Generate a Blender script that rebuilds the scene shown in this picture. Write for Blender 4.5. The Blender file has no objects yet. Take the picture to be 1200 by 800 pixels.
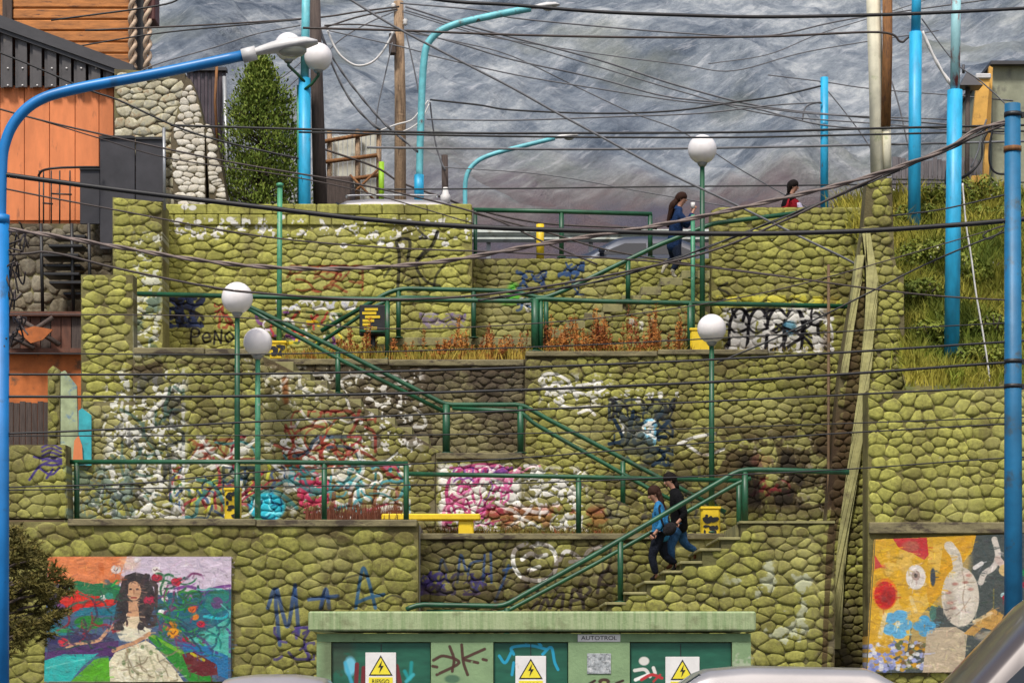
import bpy, math, random
import numpy as np
from mathutils import Vector, Matrix, Euler
random.seed(7); rng = np.random.default_rng(7)
SC = bpy.context.scene
COL = SC.collection
R = math.radians
# ---------------------------------------------------------------- camera
F = 2720.0; CZ = 1.65; HOR = 770.0           # focal length in photo pixels, eye height, horizon row
cam_d = bpy.data.cameras.new('camera'); cam = bpy.data.objects.new('camera', cam_d); COL.objects.link(cam)
cam.location = (0, 0, CZ); cam.rotation_euler = (R(90), 0, 0)
cam_d.sensor_width = 36; cam_d.lens = F/1200*36; cam_d.shift_y = (HOR-400)/1200
cam_d.clip_start = .3; cam_d.clip_end = 6000
SC.camera = cam
# ---------------------------------------------------------------- light
SUN_EL, SUN_AZ = 56, -28                      # azimuth: degrees to the right of the view axis, from behind the camera
w = bpy.data.worlds.new('World'); SC.world = w; w.use_nodes = True
nt = w.node_tree; bg = nt.nodes['Background']; sky = nt.nodes.new('ShaderNodeTexSky')
sky.sky_type = 'NISHITA'; sky.sun_disc = False; sky.sun_elevation = R(SUN_EL); sky.sun_rotation = R(180+SUN_AZ)
sky.air_density = 1.0; sky.dust_density = 3.5; sky.ozone_density = 1.0
nt.links.new(sky.outputs[0], bg.inputs[0]); bg.inputs[1].default_value = .115
sd = bpy.data.lights.new('sun', 'SUN'); sun = bpy.data.objects.new('sun', sd); COL.objects.link(sun)
sd.energy = 3.2; sd.angle = R(9); sd.color = (1, .955, .88)
dirv = Vector((math.sin(R(SUN_AZ))*math.cos(R(SUN_EL)), -math.cos(R(SUN_AZ))*math.cos(R(SUN_EL)), math.sin(R(SUN_EL))))
sun.rotation_euler = dirv.to_track_quat('Z', 'Y').to_euler(); sun.location = (0, -5, 60)
SC.view_settings.view_transform = 'Standard'; SC.view_settings.look = 'None'
SC.view_settings.gamma = 1; SC.view_settings.exposure = 0.30
# ---------------------------------------------------------------- helpers
def PX(px, Y): return (px-600)/F*Y
def PZ(py, Y): return CZ+(HOR-py)/F*Y
def PT(px, py, Y): return Vector((PX(px, Y), Y, PZ(py, Y)))
def S(n, Y): return n*Y/F                      # pixels to metres at a depth
WL = {}
def lin(c): return tuple(((v/255)/12.92 if v/255 <= .04045 else ((v/255+.055)/1.055)**2.4) for v in c)
class MB:
    def __init__(s): s.v = []; s.f = []; s.m = []; s.smooth = []
    def add(s, vs, fs, m=0, sm=False):
        o = len(s.v); s.v += [tuple(v) for v in vs]
        for f in fs: s.f.append(tuple(i+o for i in f)); s.m.append(m); s.smooth.append(sm)
    def box(s, x0, x1, y0, y1, z0, z1, m=0, bev=0):
        if x0 > x1: x0, x1 = x1, x0
        if y0 > y1: y0, y1 = y1, y0
        if z0 > z1: z0, z1 = z1, z0
        if bev:
            b = min(bev, (x1-x0)/3, (y1-y0)/3, (z1-z0)/3)
            vs = []; fs = []
            for (cx, cy, cz) in [(a, c, d) for a in (0, 1) for c in (0, 1) for d in (0, 1)]:
                x = (x0, x1)[cx]; y = (y0, y1)[cy]; z = (z0, z1)[cz]
                ix = x+(b if not cx else -b); iy = y+(b if not cy else -b); iz = z+(b if not cz else -b)
                vs += [(x, iy, iz), (ix, y, iz), (ix, iy, z)]
            def I(cx, cy, cz, k): return (cx*4+cy*2+cz)*3+k
            for a in (0, 1):
                q = [I(a, 0, 0, 0), I(a, 1, 0, 0), I(a, 1, 1, 0), I(a, 0, 1, 0)]; fs.append(q if a else q[::-1])
                q = [I(0, a, 0, 1), I(0, a, 1, 1), I(1, a, 1, 1), I(1, a, 0, 1)]; fs.append(q if a else q[::-1])
                q = [I(0, 0, a, 2), I(1, 0, a, 2), I(1, 1, a, 2), I(0, 1, a, 2)]; fs.append(q if a else q[::-1])
            for a in (0, 1):
                for c in (0, 1):
                    def fl(q, par): fs.append(q if par else q[::-1])
                    fl([I(a, c, 0, 0), I(a, c, 1, 0), I(a, c, 1, 1), I(a, c, 0, 1)], (a+c) % 2)
                    fl([I(a, 0, c, 0), I(a, 0, c, 2), I(a, 1, c, 2), I(a, 1, c, 0)], (a+c) % 2)
                    fl([I(0, a, c, 1), I(1, a, c, 1), I(1, a, c, 2), I(0, a, c, 2)], (a+c) % 2)
            for cx in (0, 1):
                for cy in (0, 1):
                    for cz in (0, 1):
                        q = [I(cx, cy, cz, 0), I(cx, cy, cz, 1), I(cx, cy, cz, 2)]; fs.append(q if (cx+cy+cz) % 2 else q[::-1])
            s.add(vs, fs, m); return
        vs = [(x, y, z) for x in (x0, x1) for y in (y0, y1) for z in (z0, z1)]
        s.add(vs, [(0, 1, 3, 2), (4, 6, 7, 5), (0, 4, 5, 1), (2, 3, 7, 6), (0, 2, 6, 4), (1, 5, 7, 3)], m)
    def prism(s, poly, y0, y1, m=0):              # poly in XZ
        n = len(poly)
        ar = sum(poly[i][0]*poly[(i+1) % n][1]-poly[(i+1) % n][0]*poly[i][1] for i in range(n))
        if ar < 0: poly = poly[::-1]
        vs = [(x, y0, z) for x, z in poly]+[(x, y1, z) for x, z in poly]
        fs = [tuple(range(n)), tuple(range(2*n-1, n-1, -1))]
        fs += [(i, i+n, (i+1) % n+n, (i+1) % n) for i in range(n)]
        s.add(vs, fs, m)
    def prismx(s, poly, x0, x1, m=0):             # poly in YZ
        n = len(poly)
        vs = [(x0, y, z) for y, z in poly]+[(x1, y, z) for y, z in poly]
        s.add(vs, [tuple(range(n-1, -1, -1)), tuple(range(n, 2*n))]+[(i, (i+1) % n, (i+1) % n+n, i+n) for i in range(n)], m)
    def tube(s, pts, r, n=8, m=0, caps=True, flat=1.0):
        pts = [Vector(p) for p in pts]; k = len(pts)
        rs = r if isinstance(r, (list, tuple)) else [r]*k
        vs = []; up = None
        for i, p in enumerate(pts):
            d = (pts[min(i+1, k-1)]-pts[max(i-1, 0)]).normalized()
            if up is None:
                up = Vector((0, 0, 1)) if abs(d.z) < .9 else Vector((0, -1, 0))
            a = d.cross(up).normalized(); b = a.cross(d).normalized(); up = b
            for j in range(n):
                t = 2*math.pi*j/n
                vs.append(p+a*(math.cos(t)*rs[i])+b*(math.sin(t)*rs[i]*flat))
        fs = [(i*n+j, i*n+(j+1) % n, (i+1)*n+(j+1) % n, (i+1)*n+j) for i in range(k-1) for j in range(n)]
        if caps: fs += [tuple(range(n-1, -1, -1)), tuple(range((k-1)*n, k*n))]
        s.add(vs, fs, m, True)
    def lathe(s, c, prof, n=16, m=0, ax='z'):     # prof [(r,h)]
        vs = []
        for r, h in prof:
            for j in range(n):
                t = 2*math.pi*j/n; a, b = r*math.cos(t), r*math.sin(t)
                vs.append((c[0]+a, c[1]+b, c[2]+h) if ax == 'z' else ((c[0]+h, c[1]+a, c[2]+b) if ax == 'x' else (c[0]+a, c[1]+h, c[2]+b)))
        k = len(prof)
        fs = [(i*n+j, i*n+(j+1) % n, (i+1)*n+(j+1) % n, (i+1)*n+j) for i in range(k-1) for j in range(n)]
        fs += [tuple(range(n-1, -1, -1)), tuple(range((k-1)*n, k*n))]
        s.add(vs, fs, m, True)
    def ball(s, c, r, n=16, m=0, sc=(1, 1, 1)):
        k = n//2; vs = []; fs = []
        for i in range(1, k):
            a = math.pi*i/k
            for j in range(n):
                t = 2*math.pi*j/n
                vs.append((c[0]+r*sc[0]*math.sin(a)*math.cos(t), c[1]+r*sc[1]*math.sin(a)*math.sin(t), c[2]+r*sc[2]*math.cos(a)))
        fs = [(i*n+j, (i+1)*n+j, (i+1)*n+(j+1) % n, i*n+(j+1) % n) for i in range(k-2) for j in range(n)]
        o = len(vs); vs += [(c[0], c[1], c[2]+r*sc[2]), (c[0], c[1], c[2]-r*sc[2])]
        fs += [(o, j, (j+1) % n) for j in range(n)]+[(o+1, (k-2)*n+(j+1) % n, (k-2)*n+j) for j in range(n)]
        s.add(vs, fs, m, True)
def link(name, mb, mats, parent=None, base=None):
    vs = np.array(mb.v, dtype=float)
    lo, hi = vs.min(0), vs.max(0)
    c = Vector(base) if base is not None else Vector(((lo[0]+hi[0])/2, (lo[1]+hi[1])/2, lo[2]))
    me = bpy.data.meshes.new(name); me.from_pydata((vs-np.array(c)).tolist(), [], mb.f)
    if not isinstance(mats, (list, tuple)): mats = [mats]
    for m in mats: me.materials.append(m)
    me.polygons.foreach_set('material_index', mb.m); me.polygons.foreach_set('use_smooth', mb.smooth)
    me.update()
    o = bpy.data.objects.new(name, me); COL.objects.link(o)
    setpar(o, c, parent); return o
def setpar(o, c, parent):
    WL[o.name] = c.copy(); 
    if parent: o.parent = parent; o.location = c-WL[parent.name]
    else: o.location = c
def tag(o, label=None, cat=None, group=None, kind=None):
    if label: o['label'] = label
    if cat: o['category'] = cat
    if group: o['group'] = group
    if kind: o['kind'] = kind
    return o
def thing(name, loc, label, cat, group=None):
    o = bpy.data.objects.new(name, None); o.empty_display_size = .2; COL.objects.link(o)
    WL[o.name] = Vector(loc); o.location = loc; return tag(o, label, cat, group)
def one(name, mb, mats, label, cat, group=None): return tag(link(name, mb, mats), label, cat, group)
def dup(root, delta, label=None):
    r = root.copy(); COL.objects.link(r); r.location = root.location+Vector(delta); WL[r.name] = WL[root.name]+Vector(delta)
    if label: r['label'] = label
    for ch in list(root.children):
        c = ch.copy(); COL.objects.link(c); c.parent = r
        for g in list(ch.children):
            d = g.copy(); COL.objects.link(d); d.parent = c
    return r
def spline(pts, n=8):
    P = [Vector(p) for p in pts]; P = [P[0]*2-P[1]]+P+[P[-1]*2-P[-2]]; out = []
    for i in range(1, len(P)-2):
        for k in range(n):
            t = k/n; a, b, c, d = P[i-1], P[i], P[i+1], P[i+2]
            out.append(.5*((2*b)+(c-a)*t+(2*a-5*b+4*c-d)*t*t+(3*b-a-3*c+d)*t**3))
    out.append(P[-2]); return out
def structure(name, mb, mats): return tag(link(name, mb, mats), kind='structure')
# ---------------------------------------------------------------- painted layer (graffiti, murals, flaking): flat print, dirt, and shade of a buttress recess
KW, KH = 2400, 1600
CV = np.zeros((KH, KW, 4), np.float32)
def vnoise(h, w, cell, seed):
    g = np.random.default_rng(seed).random((int(h/cell)+3, int(w/cell)+3), dtype=np.float32)
    y = np.arange(h)/cell; x = np.arange(w)/cell; yi = y.astype(int); xi = x.astype(int)
    fy = (y-yi)[:, None]; fx = (x-xi)[None]; fy = fy*fy*(3-2*fy); fx = fx*fx*(3-2*fx)
    return (g[yi][:, xi]*(1-fy)*(1-fx)+g[yi+1][:, xi]*fy*(1-fx)+g[yi][:, xi+1]*(1-fy)*fx+g[yi+1][:, xi+1]*fy*fx).astype(np.float32)
N1 = vnoise(KH, KW, 13, 1)*.62+vnoise(KH, KW, 5, 2)*.38
N2 = vnoise(KH, KW, 40, 3)*.6+vnoise(KH, KW, 16, 4)*.28+vnoise(KH, KW, 5, 5)*.12
def _win(x0, y0, x1, y1):
    a, b = max(int(x0*2), 0), max(int(y0*2), 0); c, d = min(int(x1*2)+1, KW), min(int(y1*2)+1, KH)
    return a, b, c, d
def _over(w, m, col):
    a, b, c, d = w; D = CV[b:d, a:c]; m = m.astype(np.float32); al = D[..., 3]
    oa = m+al*(1-m); col = np.array(col, np.float32)/255
    rgb = (col*m[..., None]+D[..., :3]*(al*(1-m))[..., None])/np.maximum(oa, 1e-5)[..., None]
    D[..., :3] = rgb; D[..., 3] = oa
def _grid(w):
    a, b, c, d = w; return np.meshgrid((np.arange(a, c)+.5)/2, (np.arange(b, d)+.5)/2)
def stroke(pts, wd, col, al=1, soft=.9, worn=.07, sp=True):
    if sp and len(pts) > 2:
        pts = [(p.x, p.y) for p in spline([(x, y, 0) for x, y in pts], 5)]
    xs = [p[0] for p in pts]; ys = [p[1] for p in pts]
    w = _win(min(xs)-wd-2, min(ys)-wd-2, max(xs)+wd+2, max(ys)+wd+2)
    if w[2] <= w[0] or w[3] <= w[1]: return
    X, Yg = _grid(w); dm = np.full(X.shape, 1e9)
    for (ax, ay), (bx, by) in zip(pts[:-1], pts[1:]):
        dx, dy = bx-ax, by-ay; L = dx*dx+dy*dy+1e-9
        t = np.clip(((X-ax)*dx+(Yg-ay)*dy)/L, 0, 1)
        dm = np.minimum(dm, (X-ax-t*dx)**2+(Yg-ay-t*dy)**2)
    m = np.clip((wd/2-np.sqrt(dm))/soft+.5, 0, 1)*al
    a, b, c, d = w
    if worn: m = m*np.clip((N1[b:d, a:c]-worn*.75)/.12, .12, 1)
    _over(w, m, col)
def poly(pts, col, al=1, worn=0):
    w = _win(min(p[0] for p in pts), min(p[1] for p in pts), max(p[0] for p in pts), max(p[1] for p in pts))
    X, Yg = _grid(w); ins = np.zeros(X.shape, bool); n = len(pts)
    for i in range(n):
        (x0, y0), (x1, y1) = pts[i], pts[(i+1) % n]
        if y0 == y1: continue
        ins ^= ((y0 > Yg) != (y1 > Yg)) & (X < (x1-x0)*(Yg-y0)/(y1-y0)+x0)
    m = ins*al
    if worn: a, b, c, d = w; m = m*np.clip((N1[b:d, a:c]-worn*.75)/.1, .1, 1)
    _over(w, m, col)
def ell(cx, cy, rx, ry, col, al=1, soft=.8, worn=0):
    w = _win(cx-rx-2, cy-ry-2, cx+rx+2, cy+ry+2); X, Yg = _grid(w)
    m = np.clip((1-np.sqrt(((X-cx)/rx)**2+((Yg-cy)/ry)**2))*min(rx, ry)/soft+.5, 0, 1)*al
    if worn: a, b, c, d = w; m = m*np.clip((N1[b:d, a:c]-worn*.75)/.1, .1, 1)
    _over(w, m, col)
def blotch(x0, y0, x1, y1, col, th=.5, al=.9, fall=12, N=None, sharp=.06):
    w = _win(x0, y0, x1, y1); X, Yg = _grid(w); a, b, c, d = w; N = N2 if N is None else N
    e = np.minimum(np.minimum(X-x0, x1-X), np.minimum(Yg-y0, y1-Yg))
    m = np.clip((N[b:d, a:c]-th)/sharp, 0, 1)*np.clip(e/fall, 0, 1)*al
    _over(w, m, col)
def scrib(x0, y0, x1, y1, n, cols, wd=2.5, L=14, al=.9, seed=1, ang=None):
    r = random.Random(seed)
    for i in range(n):
        x, y = r.uniform(x0, x1), r.uniform(y0, y1); t = r.uniform(0, 6.28) if ang is None else ang+r.uniform(-.5, .5); p = [(x, y)]
        for k in range(4):
            t += r.uniform(-.9, .9); x += math.cos(t)*L/3; y += math.sin(t)*L/3
            p.append((min(max(x, x0), x1), min(max(y, y0), y1)))
        stroke(p, wd*r.uniform(.6, 1.3), r.choice(cols), al)
BLK = (28, 26, 30); WHT = (214, 211, 203); BLU = (34, 66, 110); PUR = (66, 54, 110); RED = (140, 40, 40); PNK = (170, 60, 110); CYA = (40, 170, 190); YEL = (215, 190, 30)
# upper wall, left part
blotch(190, 255, 553, 282, WHT, .60, .95, 3, N1); 
for x, y in [(217, 243), (226, 244), (270, 258), (275, 262), (210, 259), (403, 288), (446, 285), (457, 287), (470, 288), (522, 286), (232, 261), (330, 255)]: ell(x, y, 4.5, 3.2, WHT, 1, .8, .2)
stroke([(466, 340), (468, 300), (465, 283), (480, 282), (478, 305)], 4, BLK, .85)
stroke([(498, 292), (488, 312), (500, 330), (515, 335)], 3.5, BLK, .85); stroke([(513, 272), (505, 290), (488, 305)], 4, BLK, .85)
stroke([(490, 270), (500, 279), (492, 280)], 3, BLK, .8); stroke([(445, 305), (458, 300)], 3, BLK, .8); stroke([(497, 302), (512, 300)], 2.5, BLK, .8)
stroke([(475, 330), (488, 325), (492, 338), (478, 342)], 2.5, BLK, .7); stroke([(525, 305), (512, 322), (508, 338)], 3, BLK, .8); stroke([(450, 325), (460, 310)], 3, BLK, .7)
scrib(330, 312, 425, 342, 20, [(130, 44, 30), (110, 40, 28)], 2.6, 24, .75, 66, -.7)
scrib(325, 352, 420, 362, 26, [WHT, (190, 190, 200), WHT], 3, 10, .9, 3)
scrib(300, 366, 400, 402, 46, [WHT, YEL, (180, 60, 60), (120, 60, 130), (60, 90, 50), WHT, BLK], 3, 12, .85, 4)
scrib(196, 350, 238, 382, 34, [BLK, (40, 46, 70), (50, 60, 90)], 4.2, 22, .95, 5)
for q in ([(224, 403), (225, 386), (233, 387), (232, 394), (225, 395)], [(238, 396), (246, 395), (243, 390), (238, 394), (240, 401), (247, 400)], [(251, 403), (252, 388)], [(252, 388), (259, 402)], [(259, 402), (260, 387)], [(269, 389), (264, 394), (268, 401), (274, 395), (269, 389)]): stroke(q, 2.6, BLK, .95)
scrib(252, 356, 275, 384, 8, [(120, 30, 40), RED], 3, 14, .8, 6)
blotch(155, 270, 192, 420, (205, 205, 190), .50, .75, 5, N1); blotch(155, 340, 192, 420, (60, 84, 70), .52, .7, 6)
# wall by upper stair
scrib(606, 318, 640, 338, 14, [BLU, (30, 50, 90)], 2.8, 14, .85, 8); scrib(655, 308, 684, 345, 14, [BLU, (30, 50, 90)], 2.8, 16, .85, 9)
ell(602, 344, 8, 12, (70, 180, 50), .75, 5, .3); ell(594, 352, 9, 6, (80, 170, 60), .6, 4, .3); scrib(606, 350, 628, 364, 12, [WHT, BLU], 2.6, 9, .8, 10)
scrib(493, 368, 545, 384, 16, [(110, 90, 140), (130, 120, 150)], 3, 12, .55, 11)
# right upper wall graffiti
stroke([(852, 332), (842, 338), (852, 343), (856, 350), (842, 352)], 3, BLK, .85)
blotch(845, 356, 975, 414, (214, 212, 206), .40, .85, 6, N1)
for i, x in enumerate((858, 880, 902, 922)):
    stroke([(x, 408), (x+3, 375), (x+12, 362), (x+17, 380), (x+14, 410)], 7, WHT, .9)
    stroke([(x-4, 411), (x-2, 376), (x+9, 361), (x+20, 376), (x+17, 408)], 3.6, BLK, 1)
    stroke([(x-6, 380), (x+5, 390), (x+22, 383)], 2.8, BLK, .9)
stroke([(862, 372), (858, 362), (868, 358)], 3, BLK); ell(955, 374, 9, 9, BLK, .9); ell(955, 374, 5.6, 5.6, WHT, .8); ell(925, 384, 8, 9, (60, 130, 160), .7, 3)
stroke([(900, 392), (915, 384), (940, 394), (955, 410)], 3.5, BLK); stroke([(936, 362), (945, 392), (965, 398)], 3, BLK, .9)
scrib(850, 362, 975, 410, 15, [BLK, BLK, WHT], 3.6, 34, .95, 12)
blotch(838, 345, 985, 362, (205, 196, 70), .40, .8, 3, N1); blotch(838, 355, 985, 415, WHT, .60, .8, 5)
blotch(735, 370, 830, 400, WHT, .60, .8, 5)
# second wall, white and blue tags
for p in ([(632, 446), (640, 438), (655, 440), (668, 450), (650, 456), (636, 452)], [(640, 462), (652, 448), (660, 470)], [(655, 466), (668, 452), (676, 468)], [(650, 470), (668, 478), (690, 476)], [(676, 452), (690, 450), (705, 447)], [(696, 446), (700, 460), (712, 452)], [(678, 484), (690, 480), (697, 486)], [(640, 455), (670, 458), (685, 462)]):
    stroke(p, 3.4, WHT, .95)
blotch(630, 436, 720, 480, WHT, .60, .7, 8, N1); blotch(715, 455, 800, 475, WHT, .60, .9, 5, N1)
scrib(714, 468, 790, 492, 26, [BLK, (40, 50, 60)], 3.4, 20, .9, 14); scrib(720, 495, 788, 545, 16, [(30, 48, 64)], 3, 26, .85, 54)
for p in ([(742, 482), (738, 505), (735, 520)], [(745, 500), (760, 495), (762, 512), (745, 520), (742, 505)], [(776, 482), (765, 500), (772, 515)], [(785, 492), (768, 510), (780, 512)], [(720, 492), (730, 515), (714, 520)], [(756, 530), (770, 526), (778, 535), (765, 545)]): stroke(p, 4.6, (26, 44, 60), 1)
scrib(722, 492, 768, 520, 18, [WHT, (120, 180, 205), WHT], 4.2, 12, .9, 15)
stroke([(795, 520), (815, 512), (838, 508)], 3.6, WHT, .95); stroke([(806, 522), (825, 533), (848, 526)], 3.4, WHT, .95)
blotch(700, 540, 830, 600, (45, 42, 44), .50, .5, 10); blotch(815, 490, 1003, 614, (58, 42, 32), .36, .8, 22); blotch(860, 500, 985, 612, (150, 142, 118), .66, .7, 12, N1); blotch(690, 480, 1003, 612, (84, 70, 40), .50, .5, 20)
scrib(880, 560, 925, 580, 12, [(120, 30, 40)], 3, 14, .5, 16); blotch(860, 520, 985, 600, (32, 25, 22), .56, .75, 12); blotch(960, 300, 1010, 600, (70, 50, 34), .42, .5, 8)
ell(892, 540, 13, 9, (120, 70, 58), .5, 4, .3)
# stair stringer and left wall
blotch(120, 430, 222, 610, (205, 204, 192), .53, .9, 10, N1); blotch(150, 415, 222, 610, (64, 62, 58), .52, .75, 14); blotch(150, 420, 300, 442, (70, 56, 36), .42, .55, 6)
scrib(120, 480, 215, 605, 46, [(70, 110, 100), WHT, (60, 60, 60), (205, 205, 195)], 3.2, 12, .6, 17)
blotch(200, 505, 500, 610, (196, 194, 178), .57, .8, 14, N2); blotch(225, 430, 330, 520, (74, 62, 40), .58, .6, 10, N2)
scrib(330, 515, 430, 548, 40, [(130, 44, 38), (150, 60, 50), WHT], 3, 14, .75, 18); scrib(200, 545, 340, 605, 60, [(60, 110, 84), (140, 40, 50), WHT, BLU, (190, 190, 60)], 3, 14, .75, 19)
scrib(340, 545, 480, 600, 84, [WHT, (50, 130, 130), (190, 70, 100), WHT, (70, 150, 160)], 3.2, 14, .8, 20)
stroke([(353, 592), (358, 570), (372, 565), (382, 575), (370, 588), (358, 582)], 4, (170, 40, 80), .9); scrib(350, 564, 384, 594, 14, [(190, 60, 90)], 3.2, 12, .8, 21)
ell(313, 594, 21, 17, CYA, .95, 3, .15); scrib(300, 580, 330, 608, 10, [(20, 80, 110), (120, 215, 225)], 2.6, 14, .9, 22)
scrib(262, 548, 300, 590, 10, [(30, 50, 50), (50, 60, 90)], 4, 26, .8, 23); scrib(222, 515, 275, 540, 14, [(120, 40, 30), (140, 60, 44)], 3, 14, .6, 24)
for x in (388, 408, 436, 462): stroke([(x, 606), (x+3, 585), (x+4, 572)], 5, (110, 40, 28), .6)
blotch(300, 425, 470, 480, (205, 200, 180), .60, .75, 10, N1); blotch(400, 425, 615, 530, (60, 48, 40), .50, .6, 12); blotch(400, 425, 500, 540, WHT, .64, .8, 10, N1)
stroke([(334, 442), (335, 470)], 7, (110, 56, 20), .8, 3)
blotch(512, 542, 612, 628, WHT, .36, .95, 5, N1)
stroke([(528, 612), (524, 570), (545, 548), (580, 545), (600, 556)], 4, PNK, .9)
scrib(522, 548, 600, 622, 66, [PNK, (150, 40, 90), (190, 90, 140), (110, 60, 130)], 2.8, 20, .85, 25, -1.0)
blotch(612, 545, 690, 625, WHT, .50, .9, 8, N1); blotch(560, 590, 720, 625, (140, 50, 36), .48, .6, 8); blotch(540, 600, 860, 628, (120, 110, 40), .42, .45, 6)
# longer sprayed lines tying the tags together
scrib(215, 512, 470, 606, 34, [WHT, (60, 120, 120), (150, 40, 60), (40, 60, 80), (205, 205, 200), (120, 44, 36)], 3.4, 46, .8, 81); scrib(335, 482, 440, 545, 20, [(130, 44, 38), (140, 50, 40)], 3, 34, .75, 82); scrib(300, 440, 500, 500, 12, [WHT, (190, 188, 170)], 3, 34, .6, 83)
scrib(130, 440, 215, 606, 30, [WHT, (60, 66, 62), (205, 204, 192), (70, 100, 90)], 3.6, 34, .7, 84, 1.2); scrib(520, 546, 690, 622, 22, [WHT, (200, 120, 150), (225, 222, 215)], 3.6, 34, .75, 85)
blotch(712, 466, 790, 545, (60, 72, 76), .50, .5, 12, N2)
scrib(700, 545, 850, 606, 16, [(44, 42, 46), (60, 56, 52)], 3.6, 36, .6, 86, 1.4); scrib(560, 635, 735, 712, 10, [(50, 42, 44)], 3.4, 34, .6, 87)
# lower left corner wall
for i in range(5): stroke([(50, 524+i*5), (60, 520+i*5), (72, 526+i*4)], 2.6, PUR, .9)
stroke([(40, 535), (55, 538), (72, 540)], 2.6, PUR); stroke([(35, 562), (48, 545), (62, 545), (72, 543)], 3, PUR); stroke([(46, 548), (60, 556), (70, 548)], 2.6, PUR); stroke([(55, 560), (62, 550)], 3, PUR)
blotch(75, 545, 160, 612, (90, 110, 96), .44, .7, 4, N1); scrib(76, 545, 150, 605, 40, [(120, 140, 125), WHT, (150, 150, 70), (70, 80, 80)], 3, 12, .6, 26)
# lower wall tags
for p in ([(314, 712), (322, 690), (324, 715), (328, 755)], [(325, 690), (332, 720), (338, 732), (346, 685)], [(346, 690), (350, 740)], [(376, 712), (382, 690), (386, 712)], [(362, 702), (378, 700), (396, 698)]): stroke(p, 4.6, BLU, .85, 1.4)
for p in ([(417, 712), (422, 680), (426, 665), (432, 680), (440, 712)], [(418, 706), (432, 700), (450, 696)]): stroke(p, 4, (36, 80, 110), .9, 1.2)
stroke([(448, 704), (460, 697), (475, 702)], 2.5, BLK, .7); stroke([(402, 678), (420, 673), (432, 675)], 2.5, BLK, .7)
scrib(322, 735, 368, 772, 12, [PUR, (54, 44, 90)], 3, 22, .85, 27)
scrib(494, 672, 574, 696, 34, [PUR, (50, 44, 84), (60, 60, 110)], 3, 16, .85, 28); stroke([(494, 694), (505, 670), (500, 694), (520, 678)], 3, PUR)
for p in ([(536, 682), (540, 650), (546, 668)], [(548, 672), (552, 660), (564, 656)], [(566, 680), (568, 650)], [(576, 682), (575, 646)], [(596, 662), (590, 680), (580, 704)], [(590, 668), (600, 664)], [(515, 668), (518, 655), (524, 668)]): stroke(p, 3, BLU, .8, 1.2)
stroke([(617, 636), (603, 645), (602, 662), (612, 676), (632, 680), (648, 672), (652, 655), (645, 641), (630, 636)], 5, WHT, 1, .8, .2)
stroke([(612, 655), (622, 648), (630, 652), (640, 650)], 5, WHT, 1); stroke([(620, 668), (632, 664)], 5, WHT); stroke([(656, 656), (662, 646), (672, 648), (680, 656), (668, 658)], 4.5, WHT)
stroke([(684, 655), (690, 645), (704, 640)], 4.5, WHT); stroke([(622, 640), (632, 638)], 4, WHT)
for p in ([(632, 715), (640, 700), (644, 712), (652, 700), (660, 695), (658, 714)], [(668, 712), (672, 690), (680, 700), (670, 704)], [(684, 712), (680, 685), (692, 690), (684, 700)], [(700, 694), (705, 672), (716, 668)], [(702, 684), (720, 686)], [(624, 712), (630, 705)]): stroke(p, 4, (50, 42, 44), .9, 1.2)
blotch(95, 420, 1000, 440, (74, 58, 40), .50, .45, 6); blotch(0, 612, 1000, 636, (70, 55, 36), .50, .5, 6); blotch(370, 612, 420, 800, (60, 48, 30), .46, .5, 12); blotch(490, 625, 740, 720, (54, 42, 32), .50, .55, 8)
blotch(845, 640, 1010, 800, (178, 182, 160), .64, .6, 20); blotch(950, 610, 1015, 800, (62, 48, 30), .44, .6, 10)
poly([(1009, 330), (1020, 330), (1014, 400), (1006, 470), (996, 560), (980, 620), (972, 700), (968, 800), (962, 800), (968, 640), (984, 520), (994, 430)], (66, 50, 30), .85)  # dark brown recess between the buttress edges, its shade painted flat
# hut graffiti
for p in ([(508, 773), (520, 768), (538, 776), (512, 790)], [(527, 757), (532, 772), (530, 786)], [(541, 755), (543, 775), (548, 790)], [(568, 760), (550, 768), (544, 772), (560, 776)], [(507, 780), (512, 781)], [(566, 772), (570, 773)]): stroke(p, 3.6, (66, 30, 26), .95, .8, .1)
ell(530, 795, 9, 5, (50, 90, 70), .8, 2)
for p in ([(585, 768), (592, 776), (600, 762)], [(602, 766), (600, 758), (622, 756), (640, 760)], [(616, 752), (628, 750), (634, 756)], [(636, 766), (646, 758), (650, 775), (654, 784)], [(600, 790), (602, 776)]): stroke(p, 3.4, (30, 150, 185), .95, .8, .05)
ell(410, 780, 7, 11, (110, 190, 215), .9, 3); stroke([(404, 776), (412, 800)], 4, (60, 160, 190), .8, 2); stroke([(418, 778), (417, 800)], 5, (110, 24, 34), .95, .8, 0); stroke([(426, 782), (425, 800)], 5, (110, 24, 34), .95, .8, 0)
stroke([(464, 780), (468, 800)], 6, (110, 24, 34), .9, .8, 0); stroke([(474, 786), (480, 795), (482, 776)], 4, (20, 140, 140), .9, 2, 0); stroke([(476, 798), (484, 790)], 4, (60, 170, 180), .8, 2, 0)
ell(755, 774, 6, 5, WHT, .95, 1.4); stroke([(744, 785), (756, 784), (762, 792)], 4, WHT, .95); stroke([(766, 782), (768, 788)], 4, WHT); stroke([(745, 796), (760, 790)], 4, (230, 230, 225)); stroke([(752, 796), (764, 790), (776, 794)], 3.5, (180, 40, 46), .95, .6, 0); stroke([(766, 798), (774, 790)], 2.5, (180, 40, 46), .9, .6, 0)
ell(708, 798, 7, 4, (60, 26, 20), .95, .8); ell(708, 799, 3, 1.6, (150, 160, 100), 1); stroke([(690, 801), (697, 797)], 3, (50, 26, 20)); stroke([(722, 800), (730, 797)], 3, (50, 26, 20))
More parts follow.
